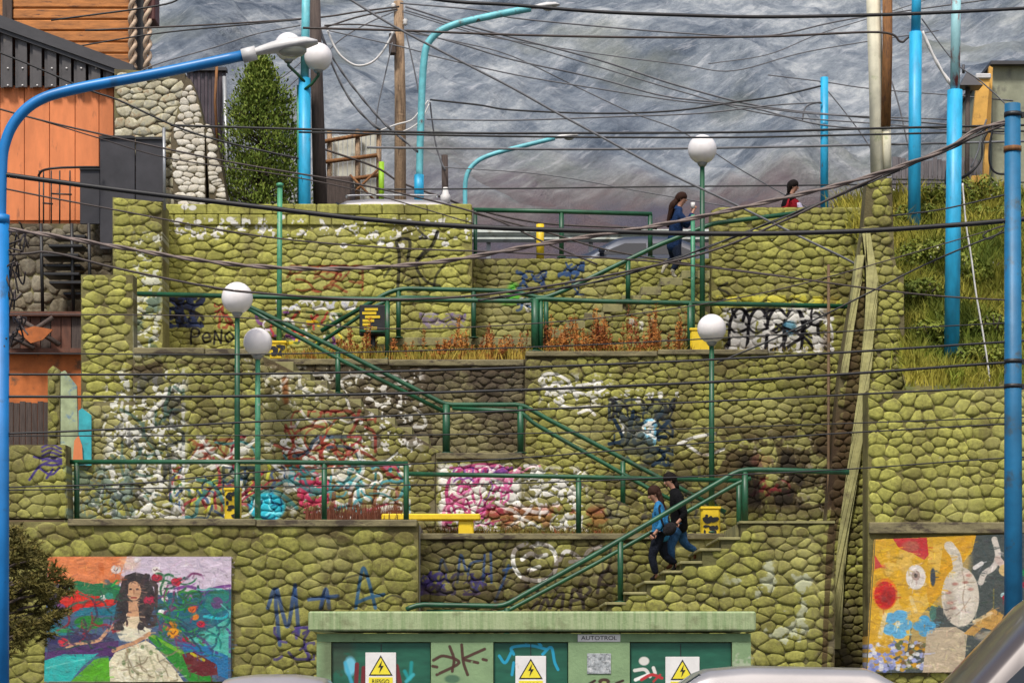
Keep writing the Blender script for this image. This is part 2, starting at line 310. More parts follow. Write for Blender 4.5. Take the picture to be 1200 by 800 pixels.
# mural with woman (own palette), 57..272 x 652..798
poly([(57, 652), (272, 652), (272, 798), (52, 798)], (70, 90, 120))
poly([(57, 652), (152, 652), (146, 668), (140, 685), (57, 684)], (222, 140, 102)); poly([(150, 652), (272, 652), (272, 694), (140, 694), (142, 676)], (205, 190, 205))
blotch(57, 652, 150, 684, (200, 112, 76), .55, .6, 3); ell(152, 660, 12, 8, (225, 190, 165), .6, 5)
poly([(76, 684), (92, 680), (110, 684), (130, 682), (150, 690), (150, 705), (76, 700)], (36, 110, 70)); poly([(57, 684), (80, 686), (90, 700), (76, 716), (57, 720)], (60, 50, 66))
poly([(70, 702), (80, 694), (92, 691), (104, 698), (122, 698), (140, 704), (132, 712), (100, 712), (84, 718), (74, 712)], (205, 62, 56)); stroke([(84, 714), (90, 698)], 2, (150, 40, 44), .8, .6, 0); stroke([(98, 712), (104, 700)], 2, (150, 40, 44), .8, .6, 0)
poly([(88, 722), (95, 712), (125, 710), (140, 708), (140, 722), (110, 720)], (28, 110, 130)); poly([(57, 738), (62, 730), (90, 734), (88, 745), (57, 748)], (30, 120, 130)); ell(105, 729, 17, 8, (40, 120, 52)); ell(76, 738, 10, 3, (40, 130, 70))
poly([(57, 745), (110, 742), (135, 748), (135, 770), (57, 764)], (44, 44, 84)); poly([(52, 764), (80, 760), (110, 754), (140, 750), (140, 768), (90, 768), (54, 774)], (76, 44, 96)); ell(79, 768, 6, 5, (60, 40, 90))
poly([(52, 774), (75, 766), (115, 766), (98, 780), (84, 798), (52, 798)], (64, 170, 165)); stroke([(56, 782), (80, 776), (100, 772)], 1.6, (120, 205, 195), .8, .6, 0); poly([(84, 798), (112, 772), (128, 768), (132, 798)], (90, 160, 50))
poly([(200, 694), (272, 690), (272, 730), (225, 742), (190, 742), (180, 705)], (34, 92, 112)); stroke([(206, 690), (222, 687), (240, 692), (256, 688), (270, 686)], 3.5, (112, 64, 130), .95, .6, 0)
poly([(245, 695), (262, 690), (271, 694), (271, 712), (250, 720), (240, 710)], (26, 120, 110)); stroke([(240, 722), (262, 724), (270, 716)], 3, (60, 180, 190), .9, .6, 0); ell(255, 706, 7, 7, (90, 66, 110)); stroke([(225, 700), (245, 694), (262, 694)], 3, (30, 90, 60), .9, .6, 0)
poly([(222, 744), (250, 735), (271, 722), (271, 770), (245, 764), (218, 750)], (90, 175, 160)); poly([(215, 750), (240, 756), (268, 768), (268, 795), (255, 790), (240, 768), (216, 762)], (40, 110, 160)); poly([(174, 746), (182, 743), (240, 776), (250, 798), (222, 798)], (48, 130, 50)); stroke([(180, 745), (240, 780)], 4, (120, 175, 60), .9, .6, 0)
poly([(214, 766), (228, 763), (255, 778), (256, 790), (238, 792), (222, 786)], (96, 30, 36)); stroke([(225, 765), (240, 773)], 3, (200, 200, 70), .8, .6, 0)
poly([(143, 684), (148, 674), (160, 670), (174, 674), (181, 690), (183, 705), (178, 722), (172, 738), (160, 734), (152, 728), (142, 736), (134, 730), (137, 712), (140, 700)], (38, 30, 34)); 
poly([(148, 728), (150, 712), (160, 710), (164, 722), (166, 738), (164, 750), (146, 750), (142, 738)], (226, 206, 176)); poly([(137, 740), (144, 728), (150, 736), (163, 736), (168, 732), (178, 738), (174, 748), (150, 752), (142, 750)], (222, 214, 190))
ell(158, 692, 8.5, 11.5, (205, 160, 128)); poly([(150, 704), (163, 704), (164, 722), (150, 722)], (205, 160, 128)); ell(154, 690, 1.6, 1, (40, 30, 30)); ell(162, 690, 1.6, 1, (40, 30, 30)); stroke([(155, 700), (161, 700)], 1.6, (130, 50, 50), 1, .5, 0); stroke([(149, 686), (152, 680), (160, 678)], 4, (38, 30, 34), 1, .6, 0); stroke([(158, 691), (158, 696)], 1, (150, 100, 80), 1, .5, 0)
stroke([(166, 708), (171, 722), (166, 734)], 8, (38, 30, 34), 1, .8, 0); stroke([(144, 706), (140, 720), (138, 730)], 7, (38, 30, 34), 1, .8, 0)
stroke([(136, 731), (126, 740), (116, 750), (98, 753), (84, 756)], 4.2, (205, 160, 128), 1, .8, 0); stroke([(84, 756), (80, 750)], 2, (205, 160, 128), 1, .6, 0); stroke([(84, 757), (79, 758)], 2, (205, 160, 128), 1, .6, 0); stroke([(176, 742), (160, 752), (146, 757), (134, 762)], 4.5, (195, 150, 118), 1, .8, 0)
poly([(130, 798), (129, 775), (136, 764), (152, 758), (172, 750), (182, 756), (200, 776), (216, 798)], (220, 212, 184))
for p in ([(148, 766), (146, 792)], [(160, 762), (163, 796)], [(172, 756), (186, 794)], [(150, 760), (154, 790)]): stroke(p, 2.6, (150, 150, 120), .6, 1.2, .2)
for x, y in ((152, 762), (146, 776), (168, 758), (178, 764), (157, 785), (190, 790)): ell(x, y, 2.2, 3, (100, 120, 80), .8)
for x, y, r, c in ((137, 667, 6, (215, 205, 200)), (162, 656, 4, (215, 205, 205)), (184, 668, 5, (220, 210, 205)), (185, 677, 6.5, (150, 34, 56)), (192, 684, 5, (215, 205, 200)), (207, 682, 6, (165, 30, 50)), (190, 692, 6, (222, 216, 212)), (194, 701, 4, (215, 215, 210)), (176, 703, 7, (160, 40, 66)), (190, 717, 4, (225, 220, 215)), (126, 682, 4, (90, 90, 90)), (122, 700, 4, (215, 215, 205)), (226, 712, 5, (215, 90, 50)), (229, 722, 5, (225, 130, 60)), (200, 733, 8, (170, 110, 40)), (204, 742, 7, (220, 150, 60)), (218, 749, 4, (170, 40, 60)), (236, 731, 5, (180, 50, 70)), (129, 698, 5, (50, 130, 110)), (196, 725, 5, (30, 90, 70)), (75, 752, 6, (190, 70, 80)), (72, 712, 6, (110, 60, 110)), (222, 698, 4, (150, 110, 150)), (184, 730, 5, (40, 110, 130))):
    ell(x, y, r, r*.85, c); ell(x-1, y-1, r*.45, r*.35, tuple(min(255, int(v*1.2)) for v in c), .7)
for p in ([(208, 695), (216, 702), (212, 712), (205, 708)], [(205, 715), (220, 712), (224, 700)], [(195, 722), (206, 726), (210, 718)], [(140, 690), (132, 688), (138, 680)], [(212, 735), (222, 740), (232, 736)]): stroke(p, 2.2, (50, 150, 70), .95, .6, 0)
scrib(184, 672, 240, 760, 44, [(30, 90, 50), (60, 140, 60), (20, 60, 50), (110, 50, 90)], 2.2, 16, .9, 71); scrib(60, 690, 136, 760, 26, [(30, 60, 60), (50, 30, 60), (30, 100, 80), (150, 40, 50)], 2, 22, .8, 72, .1); scrib(205, 690, 270, 770, 22, [(20, 60, 80), (80, 60, 120), (120, 200, 190), (30, 110, 100)], 2.2, 24, .8, 73, .3)
scrib(136, 672, 150, 736, 16, [(38, 30, 34), (60, 44, 44)], 3.6, 12, 1, 74, 1.5); scrib(168, 672, 184, 734, 18, [(38, 30, 34), (60, 44, 44)], 3.6, 12, 1, 75, 1.5); scrib(134, 762, 214, 797, 20, [(170, 166, 136), (235, 230, 210), (130, 120, 96)], 1.8, 22, .8, 76, 1.3)
for x, y, r, c in ((185, 677, 5, (170, 40, 60)), (207, 682, 5, (180, 36, 54)), (176, 703, 5, (180, 50, 76)), (204, 740, 6, (225, 150, 50)), (226, 714, 4.5, (228, 110, 60)), (183, 667, 4, (226, 218, 212)), (137, 667, 5, (222, 214, 205)), (236, 731, 4, (190, 50, 70))): ell(x, y, r, r*.8, c); stroke([(x-r*.5, y), (x, y+r*.4), (x+r*.5, y-r*.2)], 1, (60, 30, 40), .8, .6, 0)
# mural with flowers, 1018..1200 x 628..787
poly([(1024, 632), (1205, 624), (1205, 788), (1014, 788)], (62, 70, 68))
poly([(1024, 632), (1143, 626), (1138, 646), (1120, 668), (1108, 690), (1082, 716), (1066, 736), (1062, 762), (1014, 788)], (212, 168, 78)); blotch(1024, 634, 1140, 760, (222, 186, 112), .45, .7, 8)
poly([(1104, 640), (1122, 630), (1143, 626), (1128, 658), (1110, 684), (1088, 712), (1084, 690), (1100, 668)], (208, 150, 34), .8)
poly([(1045, 631), (1085, 630), (1087, 650), (1082, 656), (1068, 648), (1052, 642)], (190, 74, 76)); ell(1066, 640, 10, 6, (170, 110, 90), .7, 3); poly([(1024, 650), (1033, 664), (1024, 667)], (200, 90, 84)); ell(1036, 696, 14.5, 18.5, (226, 140, 80)); ell(1036, 697, 12.5, 16, (196, 60, 58)); ell(1038, 700, 6, 9, (140, 50, 50), .8, 3)
ell(1072, 676, 11.5, 14.5, (222, 214, 205)); ell(1072, 674, 5, 6, (160, 140, 130)); ell(1072, 674, 2, 2.5, (60, 50, 50)); ell(1092, 676, 3, 10.5, (50, 60, 70)); stroke([(1066, 700), (1072, 716)], 4.5, (226, 200, 140), 1, .6, 0)
ell(1124, 699, 22, 35, (206, 196, 180)); stroke([(1111, 640), (1119, 652), (1122, 672)], 12, (206, 196, 180), 1, .8, 0); ell(1112, 639, 5, 4, (206, 196, 180)); ell(1127, 704, 12, 20, (222, 214, 200), .8, 8); ell(1112, 708, 6, 18, (150, 136, 122), .5, 5); stroke([(1126, 668), (1129, 684), (1127, 700), (1130, 716)], 1.4, (150, 130, 112), .7, .8, 0); stroke([(1118, 722), (1126, 714), (1136, 700)], 1.4, (150, 130, 112), .6, .8, 0)
for x, y in ((1118, 684), (1134, 674), (1110, 694), (1130, 682), (1112, 706), (1136, 690), (1116, 712)): ell(x, y, 3.4, 1.8, (150, 84, 74), .6, 1.6)
stroke([(1164, 632), (1168, 650), (1163, 664), (1152, 672), (1148, 682)], 7, (205, 196, 186), 1, .8, 0); stroke([(1168, 655), (1176, 665)], 8, (200, 180, 170), 1, .8, 0); ell(1176, 668, 7, 7, (206, 180, 130)); stroke([(1141, 665), (1149, 660)], 5, (215, 210, 205), 1, .7, 0); stroke([(1163, 690), (1163, 740)], 1.6, (120, 110, 60), .9, .6, 0); ell(1175, 697, 4, 3, (180, 205, 205))
for a in range(5): ell(1050+10*math.cos(a*1.257-1.2), 731+11*math.sin(a*1.257-1.2), 8.5, 6.5, (110, 170, 205)); 
ell(1051, 731, 3, 3, (220, 220, 200))
for a in range(4): ell(1082+7*math.cos(a*1.57), 733+7*math.sin(a*1.57), 6.5, 5.5, (96, 158, 195))
ell(1092, 718, 4, 9, (70, 110, 100)); stroke([(1036, 720), (1030, 745)], 5, (224, 205, 160), 1, .7, 0)
rr = random.Random(5)
for i in range(90):
    x, y = rr.uniform(1017, 1058), rr.uniform(752, 785); ell(x, y, 3, 2.6, rr.choice([(140, 150, 205), (120, 130, 190), (170, 175, 215), (215, 215, 220), (190, 150, 70)]), .95)
for i in range(60):
    x, y = rr.uniform(1050, 1084), rr.uniform(752, 784); ell(x, y, 3, 2.4, rr.choice([(200, 150, 60), (215, 215, 215), (120, 90, 50), (160, 165, 205), (90, 100, 60)]), .95)
poly([(1085, 740), (1095, 735), (1118, 734), (1132, 742), (1128, 788), (1080, 788)], (186, 170, 146)); poly([(1128, 742), (1150, 722), (1162, 712), (1174, 720), (1170, 740), (1150, 735), (1140, 745)], (190, 150, 92)); stroke([(1140, 728), (1160, 718)], 4, (215, 190, 150), .9, 1, 0)
stroke([(1178, 690), (1190, 678), (1200, 668)], 5, (30, 130, 70), 1, .7, 0); stroke([(1176, 700), (1188, 690), (1200, 684)], 6, (150, 30, 50), 1, .7, 0); ell(1157, 745, 16, 6, (170, 160, 140), .8, 2)
def brush(x0, y0, x1, y1, n, seed, L=9, wd=1.6):
    r = random.Random(seed)
    for _ in range(n):
        x, y = r.uniform(x0+2, x1-2), r.uniform(y0+2, y1-2); px_ = CV[int(y*2), int(x*2)]
        if px_[3] < .9: continue
        k = r.uniform(.72, 1.28); a = r.uniform(-.5, .5)+(math.pi/2 if r.random() < .25 else 0); c = tuple(min(255, float(v)*255*k+r.uniform(-8, 8)) for v in px_[:3])
        stroke([(x, y), (x+math.cos(a)*L*r.uniform(.4, 1), y+math.sin(a)*L*r.uniform(.4, 1))], wd*r.uniform(.5, 1.2), c, r.uniform(.3, .65), 1.0, 0, False)
brush(54, 653, 272, 798, 1500, 1); brush(1018, 630, 1200, 786, 1100, 2)
IMG = bpy.data.images.new('painted_layer', KW, KH, alpha=True); IMG.alpha_mode = 'CHANNEL_PACKED'
IMG.pixels.foreach_set(np.ascontiguousarray(CV[::-1]).ravel()); IMG.update(); IMG.pack()
# ---------------------------------------------------------------- materials
class NT:
    def __init__(s, name):
        s.m = bpy.data.materials.new(name); s.m.use_nodes = True; s.t = s.m.node_tree; s.b = s.t.nodes['Principled BSDF']; s.p = None
    def n(s, t, **k):
        x = s.t.nodes.new(t)
        for a, v in k.items(): setattr(x, a, v)
        return x
    def l(s, a, b): s.t.links.new(a, b)
    def pos(s):
        if not s.p: s.p = s.n('ShaderNodeNewGeometry').outputs['Position']
        return s.p
    def noise(s, scale, detail=4, rough=.55, vec=None, stretch=None):
        x = s.n('ShaderNodeTexNoise'); x.inputs['Scale'].default_value = scale; x.inputs['Detail'].default_value = detail; x.inputs['Roughness'].default_value = rough
        v = vec or s.pos()
        if stretch:
            mp = s.n('ShaderNodeMapping'); mp.inputs['Scale'].default_value = stretch[0]; mp.inputs['Rotation'].default_value = stretch[1] if len(stretch) > 1 else (0, 0, 0); s.l(v, mp.inputs[0]); v = mp.outputs[0]
        s.l(v, x.inputs['Vector']); return x.outputs['Fac']
    def ramp(s, f, stops):
        x = s.n('ShaderNodeValToRGB'); e = x.color_ramp.elements
        while len(e) < len(stops): e.new(.5)
        for q, (p, c) in zip(e, stops):
            q.position = p; q.color = (c, c, c, 1) if isinstance(c, (int, float)) else (*c, 1)
        s.l(f, x.inputs[0]); return x.outputs[0]
    def mix(s, f, a, b, mode='MIX'):
        x = s.n('ShaderNodeMix', data_type='RGBA', blend_type=mode)
        for v, i in ((f, 0), (a, 6), (b, 7)):
            if isinstance(v, (int, float)): x.inputs[i].default_value = v
            elif isinstance(v, tuple): x.inputs[i].default_value = (*v, 1)
            else: s.l(v, x.inputs[i])
        return x.outputs[2]
    def math(s, op, a, b=0):
        x = s.n('ShaderNodeMath', operation=op)
        for v, i in ((a, 0), (b, 1)):
            if isinstance(v, (int, float)): x.inputs[i].default_value = v
            else: s.l(v, x.inputs[i])
        return x.outputs[0]
    def col(s, c): s.l(c, s.b.inputs['Base Color']) if not isinstance(c, tuple) else setattr(s.b.inputs['Base Color'], 'default_value', (*c, 1))
    def bump(s, f, st, d):
        x = s.n('ShaderNodeBump'); x.inputs['Strength'].default_value = st; x.inputs['Distance'].default_value = d; s.l(f, x.inputs['Height']); s.l(x.outputs[0], s.b.inputs['Normal'])
    def rough(s, v): s.b.inputs['Roughness'].default_value = v
def sc(c, k): return tuple(min(v*k, 1) for v in c)
def pm(name, c, rough=.6, var=.25, scale=6, metal=0, bump=.2, bd=.01, dirt=None, dth=.55, stretch=None, spec=None):
    """plain procedural paint / metal / plaster: colour, mottling, wear"""
    t = NT(name); t.rough(rough); t.b.inputs['Metallic'].default_value = metal
    if spec is not None: t.b.inputs['Specular IOR Level'].default_value = spec
    f = t.noise(scale, 5, .6, stretch=stretch)
    c2 = t.mix(t.ramp(f, [(.3, 0.), (.7, 1.)]), sc(c, 1-var), sc(c, 1+var))
    if dirt:
        g = t.noise(scale*.6+1.3, 6, .65, stretch=stretch); c2 = t.mix(t.ramp(g, [(dth, 0.), (dth+.1, 1.)]), c2, dirt)
    t.col(c2)
    if bump: t.bump(t.noise(scale*5, 4), bump, bd)
    return t.m
def painted(t, base, Y0):
    """flat print laid on the surface: world X,Z of the wall plane looked up in the painted layer"""
    sp = t.n('ShaderNodeSeparateXYZ'); t.l(t.pos(), sp.inputs[0]); cb = t.n('ShaderNodeCombineXYZ')
    t.l(t.math('ADD', t.math('MULTIPLY', sp.outputs[0], F/Y0/1200), .5), cb.inputs[0])
    t.l(t.math('ADD', t.math('MULTIPLY', t.math('SUBTRACT', sp.outputs[2], CZ), F/Y0/800), 1-HOR/800), cb.inputs[1])
    im = t.n('ShaderNodeTexImage', image=IMG, extension='CLIP'); t.l(cb.outputs[0], im.inputs[0])
    return t.mix(im.outputs['Alpha'], base, im.outputs['Color'])
OLIVE = (.325, .315, .075)
def stone_mat(name, c=OLIVE, Y0=None, dirt=(.10, .075, .035), da=.35, var=.3, multi=None, flake=.0, mortar=False):
    t = NT(name); t.rough(.85); t.b.inputs['Specular IOR Level'].default_value = .25
    oi = t.n('ShaderNodeObjectInfo').outputs['Random']
    f1 = t.noise(3.3, 3); f2 = t.noise(13, 5, .65); f3 = t.noise(.8, 4, .6)
    if multi:
        r1 = t.math('FRACT', t.math('ADD', t.math('MULTIPLY', oi, 7.31), t.math('MULTIPLY', f1, 2.2)))
        k = len(multi); c1 = t.ramp(r1, [((i+.5)/k, multi[i]) for i in range(k)])
    else:
        v = t.math('ADD', t.math('MULTIPLY', oi, .5), t.math('MULTIPLY', f1, .6))
        c1 = t.mix(t.ramp(v, [(.2, 0.), (.85, 1.)]), sc(c, 1-var), sc(c, 1+var))
    c1 = t.mix(t.ramp(f2, [(.38, 0.), (.7, 1.)]), c1, sc(c if not multi else multi[0], .55 if not multi else .8)) if not mortar else c1
    if not mortar: c1 = t.mix(t.ramp(t.noise(6.5, 7, .72), [(.60, 0.), (.72, .55)]), c1, (.19, .165, .085)); c1 = t.mix(t.ramp(t.noise(9.3, 7, .7), [(.66, 0.), (.70, .8)]), c1, (.36, .35, .28))
    if flake: c1 = t.mix(t.ramp(t.noise(5, 6, .7), [(1-flake, 0.), (1.03-flake, 1.)]), c1, (.5, .48, .40))
    dm = t.ramp(t.math('ADD', t.math('MULTIPLY', f3, .75), t.math('MULTIPLY', f2, .25)), [(.62-da*.45, 0.), (.78-da*.3, 1.)])
    c1 = t.mix(t.math('MULTIPLY', dm, .85), c1, dirt)
    c1 = t.mix(t.ramp(t.noise(1.1, 6, .66, stretch=((1, 1, .28),)), [(.50, 0.), (.68, .72)]), c1, (.105, .082, .036) if not multi else (.12, .10, .06)); c1 = t.mix(t.ramp(t.noise(.7, 4, .6), [(.52, 0.), (.66, .4)]), c1, (.40, .37, .15) if not multi else (.4, .37, .28))
    if Y0: c1 = painted(t, c1, Y0)
    t.col(c1); t.bump(t.noise(22, 6, .7), .55, .03); return t.m
M = {}
M['green'] = pm('green_paint', (.009, .072, .030), .45, .4, 3, bump=.2, dirt=(.03, .045, .025), dth=.58)
M['green_light'] = pm('faded_green_paint', (.06, .26, .14), .45, .3, 8, bump=.15, dirt=(.35, .4, .33), dth=.6)
M['blue'] = pm('blue_paint', (.008, .17, .46), .4, .2, 2, bump=.1, dirt=(.02, .09, .2), dth=.6)
M['deep_blue'] = pm('deep_blue_paint', (.008, .125, .26), .5, .25, 3, bump=.2, dirt=(.04, .07, .09), dth=.57)
M['cyan'] = pm('sky_blue_paint', (.02, .34, .58), .45, .25, 2.5, bump=.15, dirt=(.10, .09, .08), dth=.62, stretch=((3, 3, .9),))
M['teal'] = pm('weathered_turquoise_paint', (.13, .45, .50), .5, .25, 5, dirt=(.12, .05, .03), dth=.6)
M['rusty_teal'] = pm('rusty_turquoise_paint', (.30, .55, .58), .6, .25, 5, dirt=(.22, .03, .02), dth=.47, stretch=((1, 1, .4),))
M['wood_dark'] = pm('dark_weathered_pole_wood', (.07, .05, .042), .85, .4, 6, bump=.6, stretch=((6, 6, .5),))
M['wood_tan'] = pm('tan_pole_wood', (.30, .20, .12), .85, .4, 5, bump=.7, bd=.03, dirt=(.10, .06, .04), dth=.55, stretch=((5, 5, .6),))
M['cream'] = pm('cream_concrete', (.62, .58, .44), .8, .15, 3, dirt=(.4, .42, .25), dth=.58)
M['rust'] = pm('rusty_channel', (.20, .085, .025), .8, .45, 5, dirt=(.07, .03, .02), dth=.55, stretch=((4, 4, .8),))
M['cable'] = pm('black_cable', (.012, .011, .012), .55, .3, 5, bump=0)
M['cable_brown'] = pm('brown_cable', (.045, .032, .028), .6, .3, 5, bump=0)
M['cable_pink'] = pm('faded_twisted_cable', (.16, .12, .105), .6, .35, 9, bump=.3)
M['cable_white'] = pm('white_cable', (.6, .58, .56), .6, .1, 9, bump=0)
M['cable_grey'] = pm('grey_cable', (.13, .13, .14), .7, .2, 9, bump=0)
M['yellow'] = pm('yellow_paint', (.72, .50, .015), .5, .12, 8, bump=.1)
M['black'] = pm('black_paint', (.015, .015, .016), .5, .3, 8)
M['steel'] = pm('grey_steel', (.30, .31, .32), .45, .2, 8, metal=.5)
t = NT('milky_globe'); t.rough(.25); t.col(t.mix(t.ramp(t.noise(2.5), [(.35, 0.), (.75, 1.)]), (.84, .80, .80), (.70, .66, .64))); t.b.inputs['Subsurface Weight'].default_value = .25; t.b.inputs['Subsurface Radius'].default_value = (.1, .1, .1); M['globe'] = t.m
t = NT('clear_lamp_glass'); t.rough(.1); t.col((.55, .56, .45)); t.b.inputs['Transmission Weight'].default_value = .5; M['lampglass'] = t.m
M['lamp_grey'] = pm('pale_lamp_housing', (.55, .54, .53), .45, .12, 6, bump=.05)
M['cap'] = pm('mossy_cap_concrete', (.17, .145, .075), .9, .4, 4, bump=.5, bd=.02, dirt=(.06, .045, .03), dth=.5, stretch=((.6, 1, 2),))
M['step'] = pm('worn_step_concrete', (.24, .22, .095), .9, .3, 5, bump=.4, dirt=(.12, .10, .06), dth=.55)
M['soil'] = pm('terrace_soil', (.12, .085, .045), .95, .4, 3, bump=.6)
M['pave'] = pm('pavement_concrete', (.25, .24, .22), .9, .2, 2)
M['asphalt'] = pm('asphalt', (.05, .05, .053), .9, .25, 4, bump=.4)
# ---------------------------------------------------------------- masonry
def inpoly(x, z, P):
    ins = False; n = len(P)
    for i in range(n):
        (x0, z0), (x1, z1) = P[i], P[(i+1) % n]
        if (z0 > z) != (z1 > z) and x < (x1-x0)*(z-z0)/(z1-z0)+x0: ins = not ins
    return ins
def cellpoly(c, nb):
    """Voronoi cell of c among its neighbours, by clipping a box"""
    P = [(c[0]-9, c[1]-9), (c[0]+9, c[1]-9), (c[0]+9, c[1]+9), (c[0]-9, c[1]+9)]
    for q in nb:
        mx, mz = (c[0]+q[0])/2, (c[1]+q[1])/2; nx_, nz_ = q[0]-c[0], q[1]-c[1]; out = []
        ds = [(p[0]-mx)*nx_+(p[1]-mz)*nz_ for p in P]
        for i in range(len(P)):
            j = (i+1) % len(P); d0, d1 = ds[i], ds[j]
            if d0 <= 0: out.append(P[i])
            if (d0 < 0 < d1) or (d1 < 0 < d0):
                t = d0/(d0-d1); out.append((P[i][0]+t*(P[j][0]-P[i][0]), P[i][1]+t*(P[j][1]-P[i][1])))
        P = out
        if len(P) < 3: return []
    return P
def stones_on(root, polys, Y, smat, sw, sh, seed, depth=.034, holes=(), limit=290, proud=0.0, gap=1.07, jit=.42, nseg=10):
    """tightly fitted cobbles, each a part of its own; the smallest beyond the limit are one joined part"""
    r = random.Random(seed); items = []
    for P in polys:
        x0, x1 = min(p[0] for p in P), max(p[0] for p in P); z0, z1 = min(p[1] for p in P), max(p[1] for p in P)
        nx_ = int((x1-x0)/sw)+3; nz_ = int((z1-z0)/sh)+3; pts = {}
        for j in range(-1, nz_+1):
            for i in range(-1, nx_+1):
                if r.random() < .13 and (i+j) % 2: continue          # a gap its neighbours grow into: larger stones
                wob = .35*math.sin(i*.45+j*.8+seed)
                pts[i, j] = (i+(j % 2)*.5+r.uniform(-jit, jit), j+wob+r.uniform(-jit, jit)*.8)
        for (i, j), c in pts.items():
            X0, Z0 = x0+c[0]*sw, z0+c[1]*sh
            if not (x0-sw < X0 < x1+sw and z0-sh < Z0 < z1+sh): continue
            nb = [pts[i+a, j+b] for a in (-2, -1, 0, 1, 2) for b in (-2, -1, 0, 1, 2) if (a or b) and (i+a, j+b) in pts]
            C = cellpoly(c, nb)
            if len(C) < 4: continue
            C = [(x0+p[0]*sw, z0+p[1]*sh) for p in C]
            cx = sum(p[0] for p in C)/len(C); cz = sum(p[1] for p in C)/len(C)
            cx2 = min(max(cx, x0+.25*sw), x1-.25*sw); cz2 = min(max(cz, z0+.25*sh), z1-.25*sh)
            if abs(cx2-cx) > sw*.3 or abs(cz2-cz) > sh*.3: continue
            # resample the outline by angle, rounded corners
            ring = []
            for k in range(nseg):
                a = 2*math.pi*(k+r.uniform(-.16, .16))/nseg; dx, dz = math.cos(a)*sw, math.sin(a)*sh; tm = 9
                for m in range(len(C)):
                    (ax, az), (bx, bz) = C[m], C[(m+1) % len(C)]
                    ex, ez = bx-ax, bz-az; dd = dx*ez-dz*ex
                    if abs(dd) > 1e-12:
                        tt = ((ax-cx)*ez-(az-cz)*ex)/dd; uu = ((ax-cx)*dz-(az-cz)*dx)/dd
                        if tt > 0 and -1e-6 <= uu <= 1+1e-6: tm = min(tm, tt)
                ring.append([dx*tm, dz*tm])
            L = [math.hypot(p[0]/sw, p[1]/sh) for p in ring]; md = sorted(L)[nseg//2]
            ring = [[p[0]*min(1, md*1.4/l), p[1]*min(1, md*1.4/l)] for p, l in zip(ring, L)]
            g = gap*r.uniform(.95, 1.02); ring = [(p[0]*g, p[1]*g) for p in ring]
            ring2 = []                                     # pull each point inside the wall's outline
            for p in ring:
                kx = 1.0
                while kx > .15 and not inpoly(cx2+p[0]*kx, cz2+p[1]*kx, P): kx -= .12
                ring2.append((p[0]*kx, p[1]*kx) if kx > .15 else None)
            if any(q is None for q in ring2) or not inpoly(cx2, cz2, P): continue
            if any(hx0-.12*sw < cx2 < hx1+.12*sw and hz0-.12*sh < cz2 < hz1+.12*sh for hx0, hx1, hz0, hz1 in holes): continue
            ar = sum(ring2[k][0]*ring2[(k+1) % nseg][1]-ring2[(k+1) % nseg][0]*ring2[k][1] for k in range(nseg))/2
            if ar < sw*sh*.12: continue
            d = depth*r.uniform(.55, 1.35)*min(1, math.sqrt(ar/(sw*sh))*1.1); tx, tz = r.uniform(-.12, .12), r.uniform(-.10, .16)
            vs = []; ox, oz = r.uniform(-.1, .1)*sw, r.uniform(-.02, .16)*sh
            for sc_, y in ((1.0, .02), (.90, -d*.66), (.58, -d*.96)):
                for p in ring2:
                    q = 1-sc_; vs.append((p[0]*sc_+ox*q, y+(tx*p[0]/sw+tz*p[1]/sh)*d*2*(y < 0)+r.uniform(-.05, .05)*d, p[1]*sc_+oz*q))
            vs.append((ox*.6, -d*1.02, oz*.6))
            items.append((ar, cx2, cz2, vs))
    n = nseg; fs = [(i*n+j, i*n+(j+1) % n, (i+1)*n+(j+1) % n, (i+1)*n+j) for i in range(2) for j in range(n)]+[(2*n+j, 2*n+(j+1) % n, 3*n) for j in range(n)]
    items.sort(key=lambda q: -q[0]); W0 = WL[root.name]
    for (ar, cx, cz, vs) in items[:limit]:
        me = bpy.data.meshes.new('stone'); me.from_pydata(vs, [], fs); me.materials.append(smat); me.polygons.foreach_set('use_smooth', [True]*len(fs))
        o = bpy.data.objects.new('stone', me); COL.objects.link(o); o.parent = root; o.location = Vector((cx, Y-proud, cz))-W0
    if len(items) > limit:
        mb = MB()
        for (ar, cx, cz, vs) in items[limit:]: mb.add([(cx+v[0], Y-proud+v[1], cz+v[2]) for v in vs], fs, 0, True)
        tag(link('small_stones', mb, smat, root), kind='stuff')
def W2(pts, Y): return [(PX(x, Y), PZ(y, Y)) for x, y in pts]
def wall(name, label, pts, Y, smat, mmat, sw, sh, seed, T=.5, holes_px=(), caps=(), cat='wall', group=None, **k):
    P = W2(pts, Y); zb = min(p[1] for p in P); xm = sum(p[0] for p in P)/len(P)
    root = thing(name, (xm, Y, zb), label, cat, group)
    mb = MB(); mb.prism(P, Y, Y+T); link('mortar_core', mb, mmat, root)
    H = [(PX(a, Y), PX(c, Y), PZ(d, Y), PZ(b, Y)) for a, b, c, d in holes_px]
    capz = []
    for (x0, y0, x1, y1) in caps:                # capping slabs, photo rows y0..y1
        mb = MB(); mb.box(PX(x0, Y), PX(x1, Y), Y-.07, Y+T+.003, PZ(y1, Y), PZ(y0, Y)+.004, bev=.015); link('capping_slab', mb, M['cap'], root)
        H.append((PX(x0, Y), PX(x1, Y), PZ(y1, Y), PZ(y0, Y)))
    stones_on(root, [P], Y, smat, sw, sh, seed, holes=H, **k)
    return root
def mm(name, c=(.20, .185, .06), Y0=None, dirt=(.06, .045, .025)): return stone_mat(name, c, Y0, dirt, .5, .3, mortar=True)
# ---------------------------------------------------------------- levels
T1 = PZ(612, 40); T1R = PZ(628, 40.2); T2 = PZ(418, 43.8); T3 = 9.6
